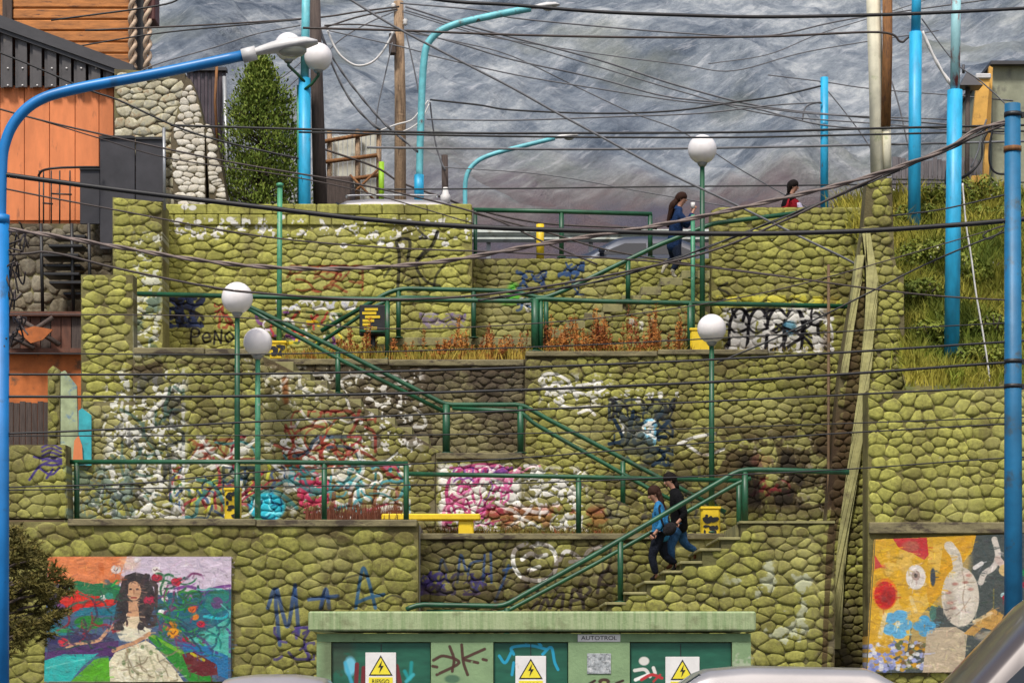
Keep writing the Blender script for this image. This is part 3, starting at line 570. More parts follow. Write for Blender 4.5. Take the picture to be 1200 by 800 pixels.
# ground, streets, terraces
mb = MB(); mb.box(-60, 60, -30, 41, -.3, 0); structure('road', mb, M['asphalt'])
mb = MB(); mb.box(-60, 60, 33, 39.3, .0, .14, bev=.02); structure('pavement', mb, M['pave'])
mb = MB()
for i in range(-14, 14): mb.box(i*4, i*4+2, 28, 28.15, .004, .008)
structure('lane_marking', mb, pm('white_road_paint', (.7, .7, .68), .7, .15, 6))
mb = MB(); mb.box(-30, PX(490, 40.2), 40.4, 43.2, T1-1.5, T1); mb.box(PX(490, 40.2)+.003, PX(1003, 40.2), 41.62, 44.2, T1R-1.5, T1R); structure('lower_terrace_floor', mb, M['pave'])
mb = MB(); mb.box(PX(95, 43), PX(1003, 43.8), 44.0, 47.2, T2-2, T2-.02); structure('upper_terrace_floor', mb, M['soil'])
mb = MB(); mb.box(PX(133, 46.9), PX(1046, 46.4)-.02, 46.9, 70, T3-6, T3); mb.box(-60, PX(133, 46.9)-.004, 47.75, 70, T3-6, T3-.002); mb.box(PX(1046, 46.4), 60, 47.8, 70, T3-6, T3-.004); structure('hilltop_street', mb, M['asphalt'])
mb = MB(); mb.box(-60, 60, 70, 420, T3-8, T3-.1); structure('valley_ground', mb, M['soil'])
mb = MB(); mb.box(-30, PX(95, 43), 43.4, 47.1, 0, PZ(545, 43)); structure('house_yard_ground', mb, M['soil'])
# mountain: real terrain some hundred metres off
def mountain():
    nx, ny = 380, 260; xs = np.linspace(-420, 420, nx); ys = np.linspace(380, 1300, ny)
    X, Yg = np.meshgrid(xs, ys); u = (ys-380)/920
    def nz(cell, seed, sx=1., sy=1.):
        g = vnoise(nx, nx, cell, seed); return g[:ny, :nx]-.5
    Z = 5+(Yg-380)*.53
    # oblique ribs running down to the left, rougher in the upper right
    A = (X*.55+Yg*.25); Bc = (X*-.25+Yg*.55)
    rg = np.random.default_rng(4)
    rib = np.zeros_like(X)
    for k, (wl, amp) in enumerate(((160, 20), (90, 10), (47, 5), (23, 3.4), (12, 2.2))):
        ph = rg.uniform(0, 6.3); wob = nz(36/(k+1)+6, 20+k)*7
        s_ = np.sin(A/wl*6.28*.6+ph+wob)
        rib += .55*amp*(1-np.abs(s_))*(.5+nz(30, 50+k)+.5)
    Z = Z+rib+nz(70, 31)*45+nz(24, 32)*9+nz(9, 33)*4+nz(3.2, 34)*2.6
    Z = np.where(u[:, None] < .01, 0, Z)
    vs = np.stack([X, Yg, Z], -1).reshape(-1, 3)
    idx = np.arange(nx*ny).reshape(ny, nx); f = np.stack([idx[:-1, :-1], idx[:-1, 1:], idx[1:, 1:], idx[1:, :-1]], -1).reshape(-1, 4)
    me = bpy.data.meshes.new('mountain'); me.from_pydata(vs.tolist(), [], f.tolist()); me.polygons.foreach_set('use_smooth', [True]*len(f))
    t = NT('mountain_rock'); t.rough(.95); t.b.inputs['Specular IOR Level'].default_value = .1
    s3 = t.n('ShaderNodeSeparateXYZ'); t.l(t.pos(), s3.inputs[0]); wv = t.math('MULTIPLY', t.noise(.011, 3), 26)
    al_ = t.math('ADD', t.math('MULTIPLY', s3.outputs[0], .80), t.math('MULTIPLY', s3.outputs[2], .60)); ac_ = t.math('ADD', t.math('ADD', t.math('MULTIPLY', s3.outputs[0], -.60), t.math('MULTIPLY', s3.outputs[2], .80)), wv)
    def streak(sa, sb, det):
        cb = t.n('ShaderNodeCombineXYZ'); t.l(t.math('MULTIPLY', al_, sa), cb.inputs[0]); t.l(t.math('MULTIPLY', ac_, sb), cb.inputs[1]); return t.noise(1, det, .66, vec=cb.outputs[0])
    a = streak(.011, .055, 10); b = t.noise(.03, 7, .65); c = t.noise(.0065, 4, .6); d = streak(.07, .30, 8)
    iso = t.noise(.055, 13, .74); fine = t.noise(.30, 10, .8)
    mixv = t.math('ADD', t.math('ADD', t.math('MULTIPLY', a, .45), t.math('MULTIPLY', iso, .40)), t.math('MULTIPLY', fine, .15))
    base = t.ramp(mixv, [(.40, (.065, .085, .12)), (.46, (.15, .178, .22)), (.52, (.27, .30, .335)), (.59, (.50, .52, .535))])
    base = t.mix(t.ramp(c, [(.52, 0.), (.66, .5)]), base, (.19, .215, .26))
    base = t.mix(t.ramp(d, [(.56, 0.), (.70, .65)]), base, (.56, .57, .60))
    base = t.mix(t.ramp(d, [(.30, .75), (.42, 0.)]), base, (.12, .145, .18))
    base = t.mix(t.ramp(t.noise(.012, 5, .6), [(.55, 0.), (.68, .5)]), base, (.23, .24, .18))
    # scrub and heath on the lower slopes (by height)
    base = t.mix(.14, base, (0.02, 0.025, 0.02)); sp = t.n('ShaderNodeSeparateXYZ'); t.l(t.pos(), sp.inputs[0])
    hh = t.math('ADD', t.math('MULTIPLY', sp.outputs[2], 1/190), t.math('MULTIPLY', t.math('SUBTRACT', c, .5), 1.1))
    veg = t.mix(t.ramp(b, [(.42, 0.), (.58, 1.)]), (.15, .15, .095), (.14, .105, .11)); veg = t.mix(t.ramp(d, [(.45, 0.), (.62, .8)]), veg, (.30, .29, .27))
    low = t.mix(t.ramp(b, [(.4, 0.), (.6, 1.)]), (.085, .08, .105), (.125, .09, .09))
    base = t.mix(t.ramp(hh, [(.55, .8), (.80, 0.)]), base, veg); base = t.mix(t.ramp(hh, [(.50, 1.), (.66, 0.)]), base, low)
    t.col(base); t.bump(t.math('ADD', streak(.12, .25, 9), t.math('MULTIPLY', iso, 1.5)), .8, 2.6); me.materials.append(t.m)
    o = bpy.data.objects.new('mountain', me); COL.objects.link(o); tag(o, kind='structure')
mountain()
# ---------------------------------------------------------------- retaining walls
B = OLIVE
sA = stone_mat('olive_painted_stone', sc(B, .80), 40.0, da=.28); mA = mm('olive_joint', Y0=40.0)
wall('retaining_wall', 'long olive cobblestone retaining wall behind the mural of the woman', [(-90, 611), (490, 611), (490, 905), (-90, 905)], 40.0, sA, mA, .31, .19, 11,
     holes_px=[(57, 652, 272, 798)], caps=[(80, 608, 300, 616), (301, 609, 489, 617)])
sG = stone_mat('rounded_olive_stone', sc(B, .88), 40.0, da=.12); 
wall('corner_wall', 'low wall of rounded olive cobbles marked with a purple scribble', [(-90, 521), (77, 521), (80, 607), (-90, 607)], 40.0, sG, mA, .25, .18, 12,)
sB = stone_mat('dark_olive_stone', sc(B, .70), 41.2, dirt=(.07, .05, .03), da=.5); mB = mm('dark_joint', (.06, .052, .024), 41.2)  # darker, browner olive for the stair backing wall
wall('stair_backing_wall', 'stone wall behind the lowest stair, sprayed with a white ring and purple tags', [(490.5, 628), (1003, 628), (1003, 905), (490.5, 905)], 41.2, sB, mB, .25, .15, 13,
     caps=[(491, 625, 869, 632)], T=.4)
steps = [(868, 613), (868, 630), (845, 630), (845, 643), (823, 643), (823, 658), (800, 658), (800, 669), (780, 669), (780, 681), (758, 681), (758, 694), (734, 694), (734, 706), (712, 706), (712, 719), (690, 719), (690, 731), (668, 731), (668, 744), (646, 744), (646, 757), (624, 757), (624, 770), (602, 770), (602, 783), (580, 783), (580, 796), (558, 796), (558, 809), (536, 809), (536, 905)]
YS = 38.7
sC = stone_mat('stair_side_stone', sc(B, .85), YS, dirt=(.12, .10, .05), da=.3); mC = mm('stair_joint', (.10, .095, .035), YS)
st1 = wall('lower_stair', 'lowest stone stair climbing right past the electric cabin, the couple on its steps', [(978, 905), (978, 613)]+steps, YS, sC, mC, .26, .17, 14, T=.36, cat='stair')
ev = [s for s in steps[:-1]]
for i in range(0, len(ev)-2, 2):                 # treads: from ev[i+1] to ev[i+2]
    (xa, ya), (xb, yb) = ev[i+1], ev[i+2]
    mb = MB(); mb.box(PX(xb, YS)-.05, PX(xa, YS)-.004, YS-.05, 41.17, PZ(ya, YS)-.035, PZ(ya, YS)+.012, bev=.01); mb.box(PX(xb, YS), PX(xa, YS)-.004, YS+.365, 41.165, PZ(ya, YS)-.24, PZ(ya, YS)-.036); link('step', mb, M['step'], st1)
mb = MB(); mb.box(PX(868, YS)-.05, PX(978, YS), YS+.36, 41.17, PZ(613, YS)-.35, PZ(613, YS)); mb.box(PX(866, YS), PX(978, YS), YS-.05, YS+.355, PZ(613, YS)+.003, PZ(613, YS)+.04); link('landing_slab', mb, M['step'], st1)
# second flight: stringer in front
Y2 = 42.4
sD = stone_mat('gritty_pale_stone', sc(B, .95), Y2, dirt=(.17, .14, .09), da=.42, var=.4, flake=.36); mD = mm('gritty_joint', (.14, .12, .065), Y2)
st2l = wall('middle_stair', 'graffitied stone flank of the middle stair, patched olive over white, left of the yellow bench', [(75, 905), (75, 612), (75, 546), (96, 546), (96, 470), (156, 470), (156, 411), (300, 411), (310, 418), (395, 461), (460, 496), (522, 531), (510, 531), (510, 905)], Y2, sD, mD, .22, .13, 15, T=.35,
     caps=[(157, 408, 240, 415), (241, 409, 302, 416)], cat='stair')
st2 = wall('stair_landing', 'pink and white sprayed stone block under the middle stair landing', [(510.5, 905), (510.5, 531), (612, 531), (640, 545), (700, 574), (760, 604), (800, 626), (800, 905)], Y2-.02, sD, mD, .21, .13, 16, T=.35, caps=[(511, 531, 612, 538)], cat='stair')
for i in range(9):                                # treads behind the stringers, down to the right and down from the upper left
    x0 = 612+i*21; z = PZ(531+i*11, Y2)
    if i: mb = MB(); mb.box(PX(x0-21, Y2), PX(x0, Y2)+.03, Y2+.33, 43.7, z-.2, z, bev=.01); link('step', mb, M['step'], st2)
for i in range(11):
    x0 = 522-i*20; z = PZ(531-i*11, Y2)
    if i: mb = MB(); mb.box(PX(x0, Y2)-.03, PX(x0+20, Y2), Y2+.35, 43.7, z-.2, z, bev=.01); link('step', mb, M['step'], st2l)
mb = MB(); mb.box(PX(522, Y2), PX(612, Y2), Y2+.33, 43.7, PZ(531, Y2)-.25, PZ(531, Y2)); link('landing_slab', mb, M['step'], st2)
# wall C
Y3 = 43.8
sE = stone_mat('small_olive_cobble', sc(B, .92), Y3, dirt=(.11, .085, .045), da=.38); mE = mm('cobble_joint', (.11, .1, .04), Y3)
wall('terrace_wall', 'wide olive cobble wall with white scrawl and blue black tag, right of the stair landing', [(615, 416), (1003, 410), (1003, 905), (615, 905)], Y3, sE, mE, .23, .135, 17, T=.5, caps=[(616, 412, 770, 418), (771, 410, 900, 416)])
sF = stone_mat('recess_shade_stone', (.20, .17, .085), 43.9, dirt=(.06, .048, .036), da=.55, flake=.33); mF = mm('recess_shade_joint', (.06, .05, .035), 43.9)  # dark base colour holds the shade of the recess
wall('terrace_backing_wall', 'dark stone wall recessed behind the middle stair rails, shade put into its colour', [(296, 423), (614.5, 423), (614.5, 905), (296, 905)], 43.9, sF, mF, .24, .13, 18, T=.3, caps=[(297, 421, 455, 428), (456, 422, 614, 429)])
# left piers
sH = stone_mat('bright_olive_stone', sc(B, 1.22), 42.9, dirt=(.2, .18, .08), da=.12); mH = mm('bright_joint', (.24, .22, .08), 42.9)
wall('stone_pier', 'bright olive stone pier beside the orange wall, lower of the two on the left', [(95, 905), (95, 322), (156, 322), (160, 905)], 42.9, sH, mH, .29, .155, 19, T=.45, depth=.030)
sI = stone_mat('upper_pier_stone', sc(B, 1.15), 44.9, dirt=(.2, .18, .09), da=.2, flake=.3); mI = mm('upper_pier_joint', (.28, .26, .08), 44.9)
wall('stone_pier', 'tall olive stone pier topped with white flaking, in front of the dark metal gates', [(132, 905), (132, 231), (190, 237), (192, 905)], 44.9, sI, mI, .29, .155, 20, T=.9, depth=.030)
# top walls
Y4 = 45.9
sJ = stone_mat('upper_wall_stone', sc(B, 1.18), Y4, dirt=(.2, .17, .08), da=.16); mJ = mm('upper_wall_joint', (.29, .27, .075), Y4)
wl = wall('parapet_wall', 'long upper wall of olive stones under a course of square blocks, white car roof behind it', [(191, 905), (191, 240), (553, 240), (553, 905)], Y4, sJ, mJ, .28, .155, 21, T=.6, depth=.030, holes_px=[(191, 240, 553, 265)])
r = random.Random(3)
for row, (ya, yb) in enumerate(((240, 252), (252.4, 264.5))):
    x = 191-(row*13)
    while x < 552:
        x2 = x+26+r.uniform(-1, 1); a, b = max(x, 191), min(x2, 553)
        if b-a > 5:
            mb = MB(); dz = r.uniform(0, .6); mb.box(PX(a+.4, Y4), PX(b-.4, Y4), Y4-.045-r.uniform(0, .02), Y4+.2, PZ(yb-.3, Y4), PZ(ya-dz, Y4), bev=.02); link('block', mb, sJ, wl)
        x = x2
sK = stone_mat('stair_top_stone', sc(B, 1.0), 46.5, dirt=(.17, .15, .08), da=.3, flake=.30); mK = mm('stair_top_joint', (.22, .20, .07), 46.5)
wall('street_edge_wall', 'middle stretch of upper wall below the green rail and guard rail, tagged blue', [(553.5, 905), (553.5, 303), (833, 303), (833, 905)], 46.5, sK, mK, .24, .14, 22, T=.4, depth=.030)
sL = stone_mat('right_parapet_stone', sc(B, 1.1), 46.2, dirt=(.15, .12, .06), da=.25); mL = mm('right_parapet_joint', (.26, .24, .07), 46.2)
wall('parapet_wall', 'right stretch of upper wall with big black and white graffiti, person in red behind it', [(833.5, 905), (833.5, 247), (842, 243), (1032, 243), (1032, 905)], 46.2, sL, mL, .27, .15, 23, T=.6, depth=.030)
# upper stair
Y5 = 45.1
sM = stone_mat('upper_stair_stone', sc(B, .95), Y5, dirt=(.2, .17, .1), da=.35, flake=.34); mM = mm('upper_stair_joint', (.14, .12, .06), Y5)
us = [(832, 318), (800, 318), (800, 326), (775, 326), (775, 337), (752, 337), (752, 347), (730, 347), (730, 357), (708, 357), (708, 367), (686, 367), (686, 377), (664, 377), (664, 387), (642, 387), (642, 396), (455, 396), (455, 404), (430, 404), (430, 412), (405, 412), (405, 420), (380, 420), (380, 440)]
st3 = wall('upper_stair', 'upper stone stair climbing right to the street, behind reddish weeds', [(832, 440)]+us, Y5, sM, mM, .24, .14, 24, T=.3, cat='stair', limit=250)
for i in range(1, len(us)-2, 2):
    (xa, ya), (xb, yb) = us[i-1] if i == 1 else us[i-1], us[i]
    mb = MB(); mb.box(PX(xb, Y5)-.02, PX(xa, Y5)-.003, Y5-.04, 46.15 if xb > 560 else 45.85, PZ(ya, Y5)-.15, PZ(ya, Y5)+.01, bev=.01); link('step', mb, M['step'], st3)
# tall buttress on the right
Y6 = 40.9
sN = stone_mat('buttress_stone', sc(B, .95), Y6, dirt=(.09, .07, .04), da=.3); mN = mm('buttress_joint', (.15, .13, .06), Y6)
mPale = pm('pale_edge_render', (.37, .345, .145), .9, .3, 2.5, bump=.6, bd=.02, dirt=(.22, .19, .09), dth=.58)
bt = wall('buttress', 'tall tapering stone buttress with pale slanting edges beside the grassy bank', [(962, 905), (964, 650), (970, 590), (978, 500), (985, 430), (998, 350), (1006, 300), (1011, 270), (1016, 212), (1045, 208), (1048, 300), (1051, 314), (1059, 320), (1060, 400), (1066, 455), (1075, 905)], Y6, sN, mN, .20, .13, 25, T=.45)
for pts in ([(1009, 268), (1018, 268), (1029, 330), (1024, 385), (1018, 455), (1010, 520), (999, 590), (990, 650), (984, 760), (974, 760), (980, 650), (987, 588), (997, 520), (1006, 455), (1012, 385), (1017, 330)],
            [(1004, 300), (1013, 300), (1005, 350), (997, 405), (993, 440), (985, 440), (990, 405), (998, 350)]):
    mb = MB(); mb.prism(W2(pts, Y6), Y6-.06, Y6+.25); bd = link('edge_band', mb, mPale, bt)
    r = random.Random(len(pts)); n_ = len(pts)//2; L_ = pts[n_:][::-1]; R_2 = pts[:n_]; k = 0
    for (ax, ay), (bx, by), (cx, cy), (dx, dy) in zip(L_[:-1], L_[1:], R_2[:-1], R_2[1:]):
        m_ = max(2, int(abs(by-ay)/19))
        for q in range(m_):
            u0, u1 = q/m_, (q+.95)/m_; e = r.uniform(-.8, .8)
            P = [(ax+(bx-ax)*u0-e, ay+(by-ay)*u0), (cx+(dx-cx)*u0+e, cy+(dy-cy)*u0), (cx+(dx-cx)*u1+e, cy+(dy-cy)*u1), (ax+(bx-ax)*u1-e, ay+(by-ay)*u1)]
            mb = MB(); mb.prism(W2(P, Y6), Y6-.075-r.uniform(0, .03), Y6-.05); link('edge_stone', mb, mPale, bd)
# right retaining wall with the flower mural
Y7 = 39.4
sO = stone_mat('right_wall_stone', sc(B, 1.12), Y7, dirt=(.14, .12, .06), da=.14); mO = mm('right_wall_joint', (.20, .18, .06), Y7)
rw = wall('retaining_wall', 'olive cobble retaining wall at the right below the grassy bank, around the flower mural', [(1017, 905), (1017, 457), (1290, 455), (1290, 905)], Y7, sO, mO, .235, .175, 26, T=.6,
     holes_px=[(1022, 628, 1290, 787)], caps=[(1018, 612, 1289, 625)])
# murals: painted plaster panels on the walls
def mural(label, pts, Y, seed):
    t = NT('mural_paint'); t.rough(.7); hs_ = t.n('ShaderNodeHueSaturation'); hs_.inputs['Saturation'].default_value = 1.12; hs_.inputs['Value'].default_value = .85; t.l(painted(t, (.3, .25, .2), Y), hs_.inputs['Color']); c = hs_.outputs[0]; c = t.mix(t.ramp(t.noise(7, 7, .7), [(.42, 0.), (.75, .3)]), c, (.10, .09, .08)); c = t.mix(t.ramp(t.noise(26, 6, .75), [(.64, 0.), (.70, .35)]), c, (.40, .37, .30)); t.col(c); t.bump(t.noise(7, 7, .65), .7, .04)
    mb = MB(); n = 24; P = W2(pts, Y); (xa, za), (xb, zb), (xc, zc), (xd, zd) = P; r = random.Random(seed)   # TL TR BR BL
    g = [[((1-v)*((1-u)*xa+u*xb)+v*((1-u)*xd+u*xc), Y-.10+r.uniform(-.008, .008), (1-v)*((1-u)*za+u*zb)+v*((1-u)*zd+u*zc)) for u in [i/n for i in range(n+1)]] for v in [j/n for j in range(n+1)]]
    vs = [p for row in g for p in row]; mb.add(vs, [(j*(n+1)+i, (j+1)*(n+1)+i, (j+1)*(n+1)+i+1, j*(n+1)+i+1) for j in range(n) for i in range(n)], 0, True)
    mb.prism(P, Y-.088, Y+.02, 1)
    one('wall_mural', mb, [t.m, M['step']], label, 'mural')
mural('mural of a dark haired woman in a cream dress among flowers, on the left', [(57, 652), (272, 652), (271, 798), (53, 799)], 40.0, 1)
mural('mural of flowers and a pale pear shape on yellow and grey', [(1025, 632), (1204, 625), (1204, 786), (1015, 788)], Y7, 2)
# ---------------------------------------------------------------- green railings
def railing(label, Y, rails, posts, base=None, mat='green', group='green pipe railings', yb=None):
    p0 = rails[0][0][0]; root = thing('railing', PT(p0[0], p0[1]+60, Y), label, 'railing', group)
    for item in rails:
        pts = item[0]; rad = item[1]; nm = item[2]; dy = item[3] if len(item) > 3 else 0
        mb = MB(); P = [PT(x, y, Y+dy) for x, y in pts]
        # short bends at the corners
        Q = [P[0]]
        for i in range(1, len(P)-1):
            a = (P[i-1]-P[i]).normalized()*.12; b = (P[i+1]-P[i]).normalized()*.12; Q += [P[i]+a, P[i]+a*.3+b*.3, P[i]+b]
        Q.append(P[-1]); mb.tube(Q, rad, 10); link(nm, mb, M[mat], root)
    for q in posts:
        x, ya, yb_ = q[:3]; r_ = q[3] if len(q) > 3 else .048
        mb = MB(); mb.tube([PT(x, ya, Y+.01), PT(x, yb_, Y+.01)], r_, 10); mb.lathe(PT(x, yb_, Y+.01), [(r_*2, 0), (r_*2, .015), (r_, .02)], 10); link('post', mb, M[mat], root)
    return root
railing('green rail along the lower terrace edge, left part behind the two globe lamps', 40.35, [([(75, 541), (300, 541), (478, 543)], .042, 'top_rail')], [(476, 545, 612), (90, 541, 610), (278, 541, 611, .05), (380, 542, 611)])
railing('green rail along the lower terrace edge, right part above the yellow bench', 41.45, [([(478, 555), (650, 558), (868, 563)], .042, 'top_rail')], [(678, 559, 628), (866, 562, 628)])
railing('green double handrail of the lowest stair, in front of the couple', 38.85, [([(476, 714), (488, 708), (590, 710), (700, 648), (866, 551), (885, 550), (995, 553)], .045, 'top_rail'), ([(500, 716), (590, 718), (700, 659), (866, 565), (880, 560)], .038, 'far_rail', 1.95)],
        [(727, 630, 705), (873, 553, 613, .055), (594, 712, 780)])
railing('green double handrail stepping down the middle stair', 42.5, [([(262, 346), (300, 363), (400, 411), (522, 474), (612, 474), (640, 490), (778, 562), (850, 600)], .043, 'top_rail'), ([(290, 361), (330, 384), (400, 422), (520, 482)], .04, 'mid_rail'), ([(530, 478), (612, 482), (622, 494), (760, 572), (800, 592)], .04, 'mid_rail')],
        [(396, 412, 461), (523, 474, 531, .07), (610, 476, 531, .06), (730, 540, 592)])
railing('long green rail along the upper terrace edge, above the weeds', 44.1, [([(153, 344), (400, 350), (620, 353), (628, 350), (700, 353), (994, 359)], .046, 'top_rail')], [(454, 353, 421), (627, 350, 412, .075), (634, 351, 412, .04), (809, 355, 413, .06)])
railing('green handrail of the upper stair, beside the woman in navy', 44.95, [([(376, 388), (456, 342), (472, 338), (600, 341), (636, 350), (660, 341), (770, 288), (835, 262), (932, 250)], .045, 'top_rail'), ([(360, 412), (440, 358), (468, 348), (545, 350)], .038, 'mid_rail')],
        [(467, 340, 396), (555, 341, 396), (640, 352, 396), (736, 305, 352), (812, 272, 326)])
railing('green street rail in front of the guard rail at the top', 46.75, [([(555, 246), (660, 248), (764, 251)], .045, 'top_rail'), ([(557, 322), (557, 247)], .04, 'end_post')], [(658, 249, 302), (762, 251, 302)])
# ---------------------------------------------------------------- globe lamps
def globe_lamp(label, x, yc, rpx, yb, Y, mat='green', r0=.055):
    c = PT(x, yc, Y); zb = PZ(yb, Y); R_ = S(rpx, Y)
    root = thing('globe_lamp', (c.x, Y, zb), label, 'street lamp', 'white globe lamps on posts')
    mb = MB(); mb.tube([(c.x, Y, zb), (c.x, Y, c.z-R_*.9)], [r0, r0*.8], 12); mb.lathe((c.x, Y, zb), [(r0*2.2, 0), (r0*2.2, .02), (r0*1.3, .06)], 12); link('post', mb, M[mat], root)
    mb = MB(); mb.lathe((c.x, Y, c.z-R_*1.22), [(.05, 0), (.09, .05), (.11, .12), (.10, .14)], 14); link('collar', mb, M['steel'], root)
    mb = MB(); mb.ball(c, R_, 24); link('globe', mb, M['globe'], root); return root
globe_lamp('left globe lamp on the lower terrace, green post, beside the yellow spotted bin', 278, 349, 18.5, 611, 40.9)
globe_lamp('lower, smaller globe lamp just right of another, on a pale flaking green post', 302, 401, 17, 611, 41.6, 'green_light')
globe_lamp('globe lamp in front of the black and white graffiti, post behind the couple', 834, 385, 17, 624, 42.0)
globe_lamp('tallest globe lamp, beside the woman in navy, against the mountain', 823, 175, 17, 412, 44.3)
mb = MB(); mb.tube([PT(328, 217, 44.6), PT(327, 412, 44.6)], .05, 10); mb.lathe(PT(328, 219, 44.6), [(.07, 0), (.07, .06), (.03, .08)], 10)
one('lamp_post', mb, M['green_light'], 'bare green post flaking white at the top, its globe missing', 'post')
mb = MB(); mb.tube([PT(812, 252, 44.6), PT(812, 412, 44.6)], .04, 10); one('lamp_post', mb, M['green_light'], 'thin green post without a lamp just left of the tallest globe lamp post', 'post')
# ---------------------------------------------------------------- bins and bench
def bin_(label, x0, y0, x1, y1, Y, d=.3, spots=True, seed=1, ns=13):
    cx = (PX(x0, Y)+PX(x1, Y))/2; root = thing('litter_bin', (cx, Y+d/2, PZ(y1, Y)), label, 'litter bin', 'yellow litter bins')
    mb = MB(); mb.box(PX(x0, Y), PX(x1, Y), Y, Y+d, PZ(y1, Y), PZ(y0, Y), bev=.03); link('bin_body', mb, M['yellow'], root)
    mb = MB(); mb.box(PX(x0, Y)-.015, PX(x1, Y)+.015, Y-.015, Y+d+.015, PZ(y0, Y)-.02, PZ(y0, Y)+.03, bev=.01); link('rim', mb, M['yellow'], root)
    if spots:
        mb = MB(); r = random.Random(seed)
        for k in range(ns):
            x = r.uniform(x0+3, x1-3); y = r.uniform(y0+4, y1-4); w_, h_ = r.uniform(2, 4.5), r.uniform(1.6, 3.6); t0 = r.uniform(0, 3); pts = []
            for j in range(7):
                a = j*.9; pts.append((PX(x+w_*math.cos(a)*r.uniform(.6, 1.2), Y), PZ(y+h_*math.sin(a)*r.uniform(.6, 1.2), Y)))
            mb.prism(pts, Y-.004-.001*k, Y-.002)
        link('spots', mb, M['black'], root)
bin_('yellow bin with black spots at the foot of the left globe lamp', 263, 573, 281, 611, 40.75, seed=2)
bin_('yellow bin with black marks just above the smaller globe lamp, on the upper terrace', 316, 401, 335, 421, 44.4, seed=3)
bin_('plain yellow bin partly behind the globe lamp in front of the big graffiti', 809, 386, 833, 417, 44.02, spots=False)
bin_('yellow bin with black figures right of the couple', 822, 595, 844, 628, 41.9, seed=5)
b0 = thing('bench', PT(505, 628, 41.6), 'yellow bench on the lower terrace in front of the pink graffiti', 'bench')
mb = MB(); mb.box(PX(447, 41.5), PX(563, 41.5), 41.5, 41.9, PZ(609, 41.5), PZ(601.5, 41.5), bev=.02); link('seat', mb, M['yellow'], b0)
for xa, xb in ((458, 474), (537, 555)):
    mb = MB(); mb.box(PX(xa, 41.5), PX(xb, 41.5), 41.56, 41.84, T1R, PZ(609.3, 41.5), bev=.02); link('leg', mb, M['yellow'], b0)
YB = 44.6; b1 = thing('notice_box', PT(437, 412, YB), 'black framed box with yellow and black papers by the upper handrail', 'sign')
mb = MB(); mb.box(PX(421, YB), PX(452, YB), YB, YB+.2, PZ(393, YB), PZ(357, YB), bev=.02); link('case', mb, M['black'], b1)
for k in range(6):
    mb = MB(); rr = random.Random(k); y = 361+k*4.4; x = rr.uniform(424, 428); mb.box(PX(x, YB), PX(x+rr.uniform(8, 18), YB), YB-.012, YB-.002, PZ(y+3, YB), PZ(y, YB)); link('paper', mb, M['yellow'], b1)
mb = MB(); mb.tube([PT(422, 388, YB-.05), PT(451, 389, YB-.05)], .03, 8); link('rail', mb, M['green'], b1)
mb = MB(); mb.tube([PT(437, 393, YB+.1), PT(437, 418, YB+.1)], .05, 8); link('post', mb, M['black'], b1)
# ---------------------------------------------------------------- electric cabin
YH = 34.0
mHut = pm('sage_painted_render', (.20, .31, .15), .8, .18, 3, bump=.35, bd=.015, dirt=(.13, .17, .08), dth=.62)
t = NT('streaked_sage_fascia'); t.rough(.85); c = t.mix(t.ramp(t.noise(4, 5, .6, stretch=((5, 1, .35),)), [(.35, 0.), (.62, 1.)]), (.21, .29, .13), (.34, .40, .22)); c = t.mix(t.ramp(t.noise(3, 5, .6), [(.55, 0.), (.7, .7)]), c, (.13, .13, .06)); t.col(c); t.bump(t.noise(20, 4), .4, .02); mFas = t.m
t = NT('tagged_sage_render'); t.rough(.8); c = t.mix(t.ramp(t.noise(3, 5), [(.3, 0.), (.7, 1.)]), (.17, .26, .13), (.22, .33, .165)); t.col(painted(t, c, YH)); t.bump(t.noise(20, 4), .4, .02); mTag = t.m
t = NT('tagged_green_door'); t.rough(.5); c = t.mix(t.ramp(t.noise(2.5, 4, stretch=((1, 1, 4),)), [(.35, 0.), (.7, 1.)]), (.008, .075, .045), (.015, .12, .07)); t.col(painted(t, c, YH)); t.bump(t.noise(9, 4), .15, .01); mDoor = t.m
hut = thing('electric_cabin', PT(625, 900, YH), 'low sage green electric cabin with dark green doors below the walls', 'cabin')
z0 = .14; X_ = lambda p: PX(p, YH)
mb = MB(); mb.box(X_(381), X_(876), YH+.16, YH+2.4, z0, PZ(741.5, YH)); link('wall', mb, mHut, hut)
mb = MB(); mb.box(X_(362), X_(885), YH-.12, YH+2.6, PZ(739, YH), PZ(716, YH), bev=.025); link('roof_slab', mb, mFas, hut)
for xa, xb in ((371, 388), (505, 578), (666, 738), (858, 880)):
    mb = MB(); mb.box(X_(xa), X_(xb), YH, YH+.157, z0, PZ(752, YH)); link('pilaster', mb, mTag, hut)
mb = MB(); mb.box(X_(371), X_(880), YH+.03, YH+.157, PZ(751.6, YH), PZ(742, YH)); link('lintel', mb, mHut, hut)
for xa, xb in ((389, 504), (579, 665), (739, 857)):
    mb = MB(); mb.box(X_(xa), X_(xb), YH+.06, YH+.155, z0+.05, PZ(753, YH)); d = link('door', mb, mDoor, hut)
    m_ = (xa+xb)/2; mb = MB(); mb.box(X_(m_)-.006, X_(m_)+.006, YH+.052, YH+.062, z0+.05, PZ(754, YH)); link('door_gap', mb, M['black'], d)
    mb = MB(); mb.box(X_(m_+3), X_(m_+5), YH+.02, YH+.058, PZ(850, YH), PZ(838, YH), bev=.005); link('handle', mb, M['steel'], d)
mb = MB(); mb.box(X_(688), X_(716), YH-.014, YH-.001, PZ(789, YH), PZ(765, YH), bev=.004); link('plate', mb, pm('scuffed_grey_plate', (.30, .32, .33), .6, .6, 22, dirt=(.6, .6, .6), dth=.55), hut)
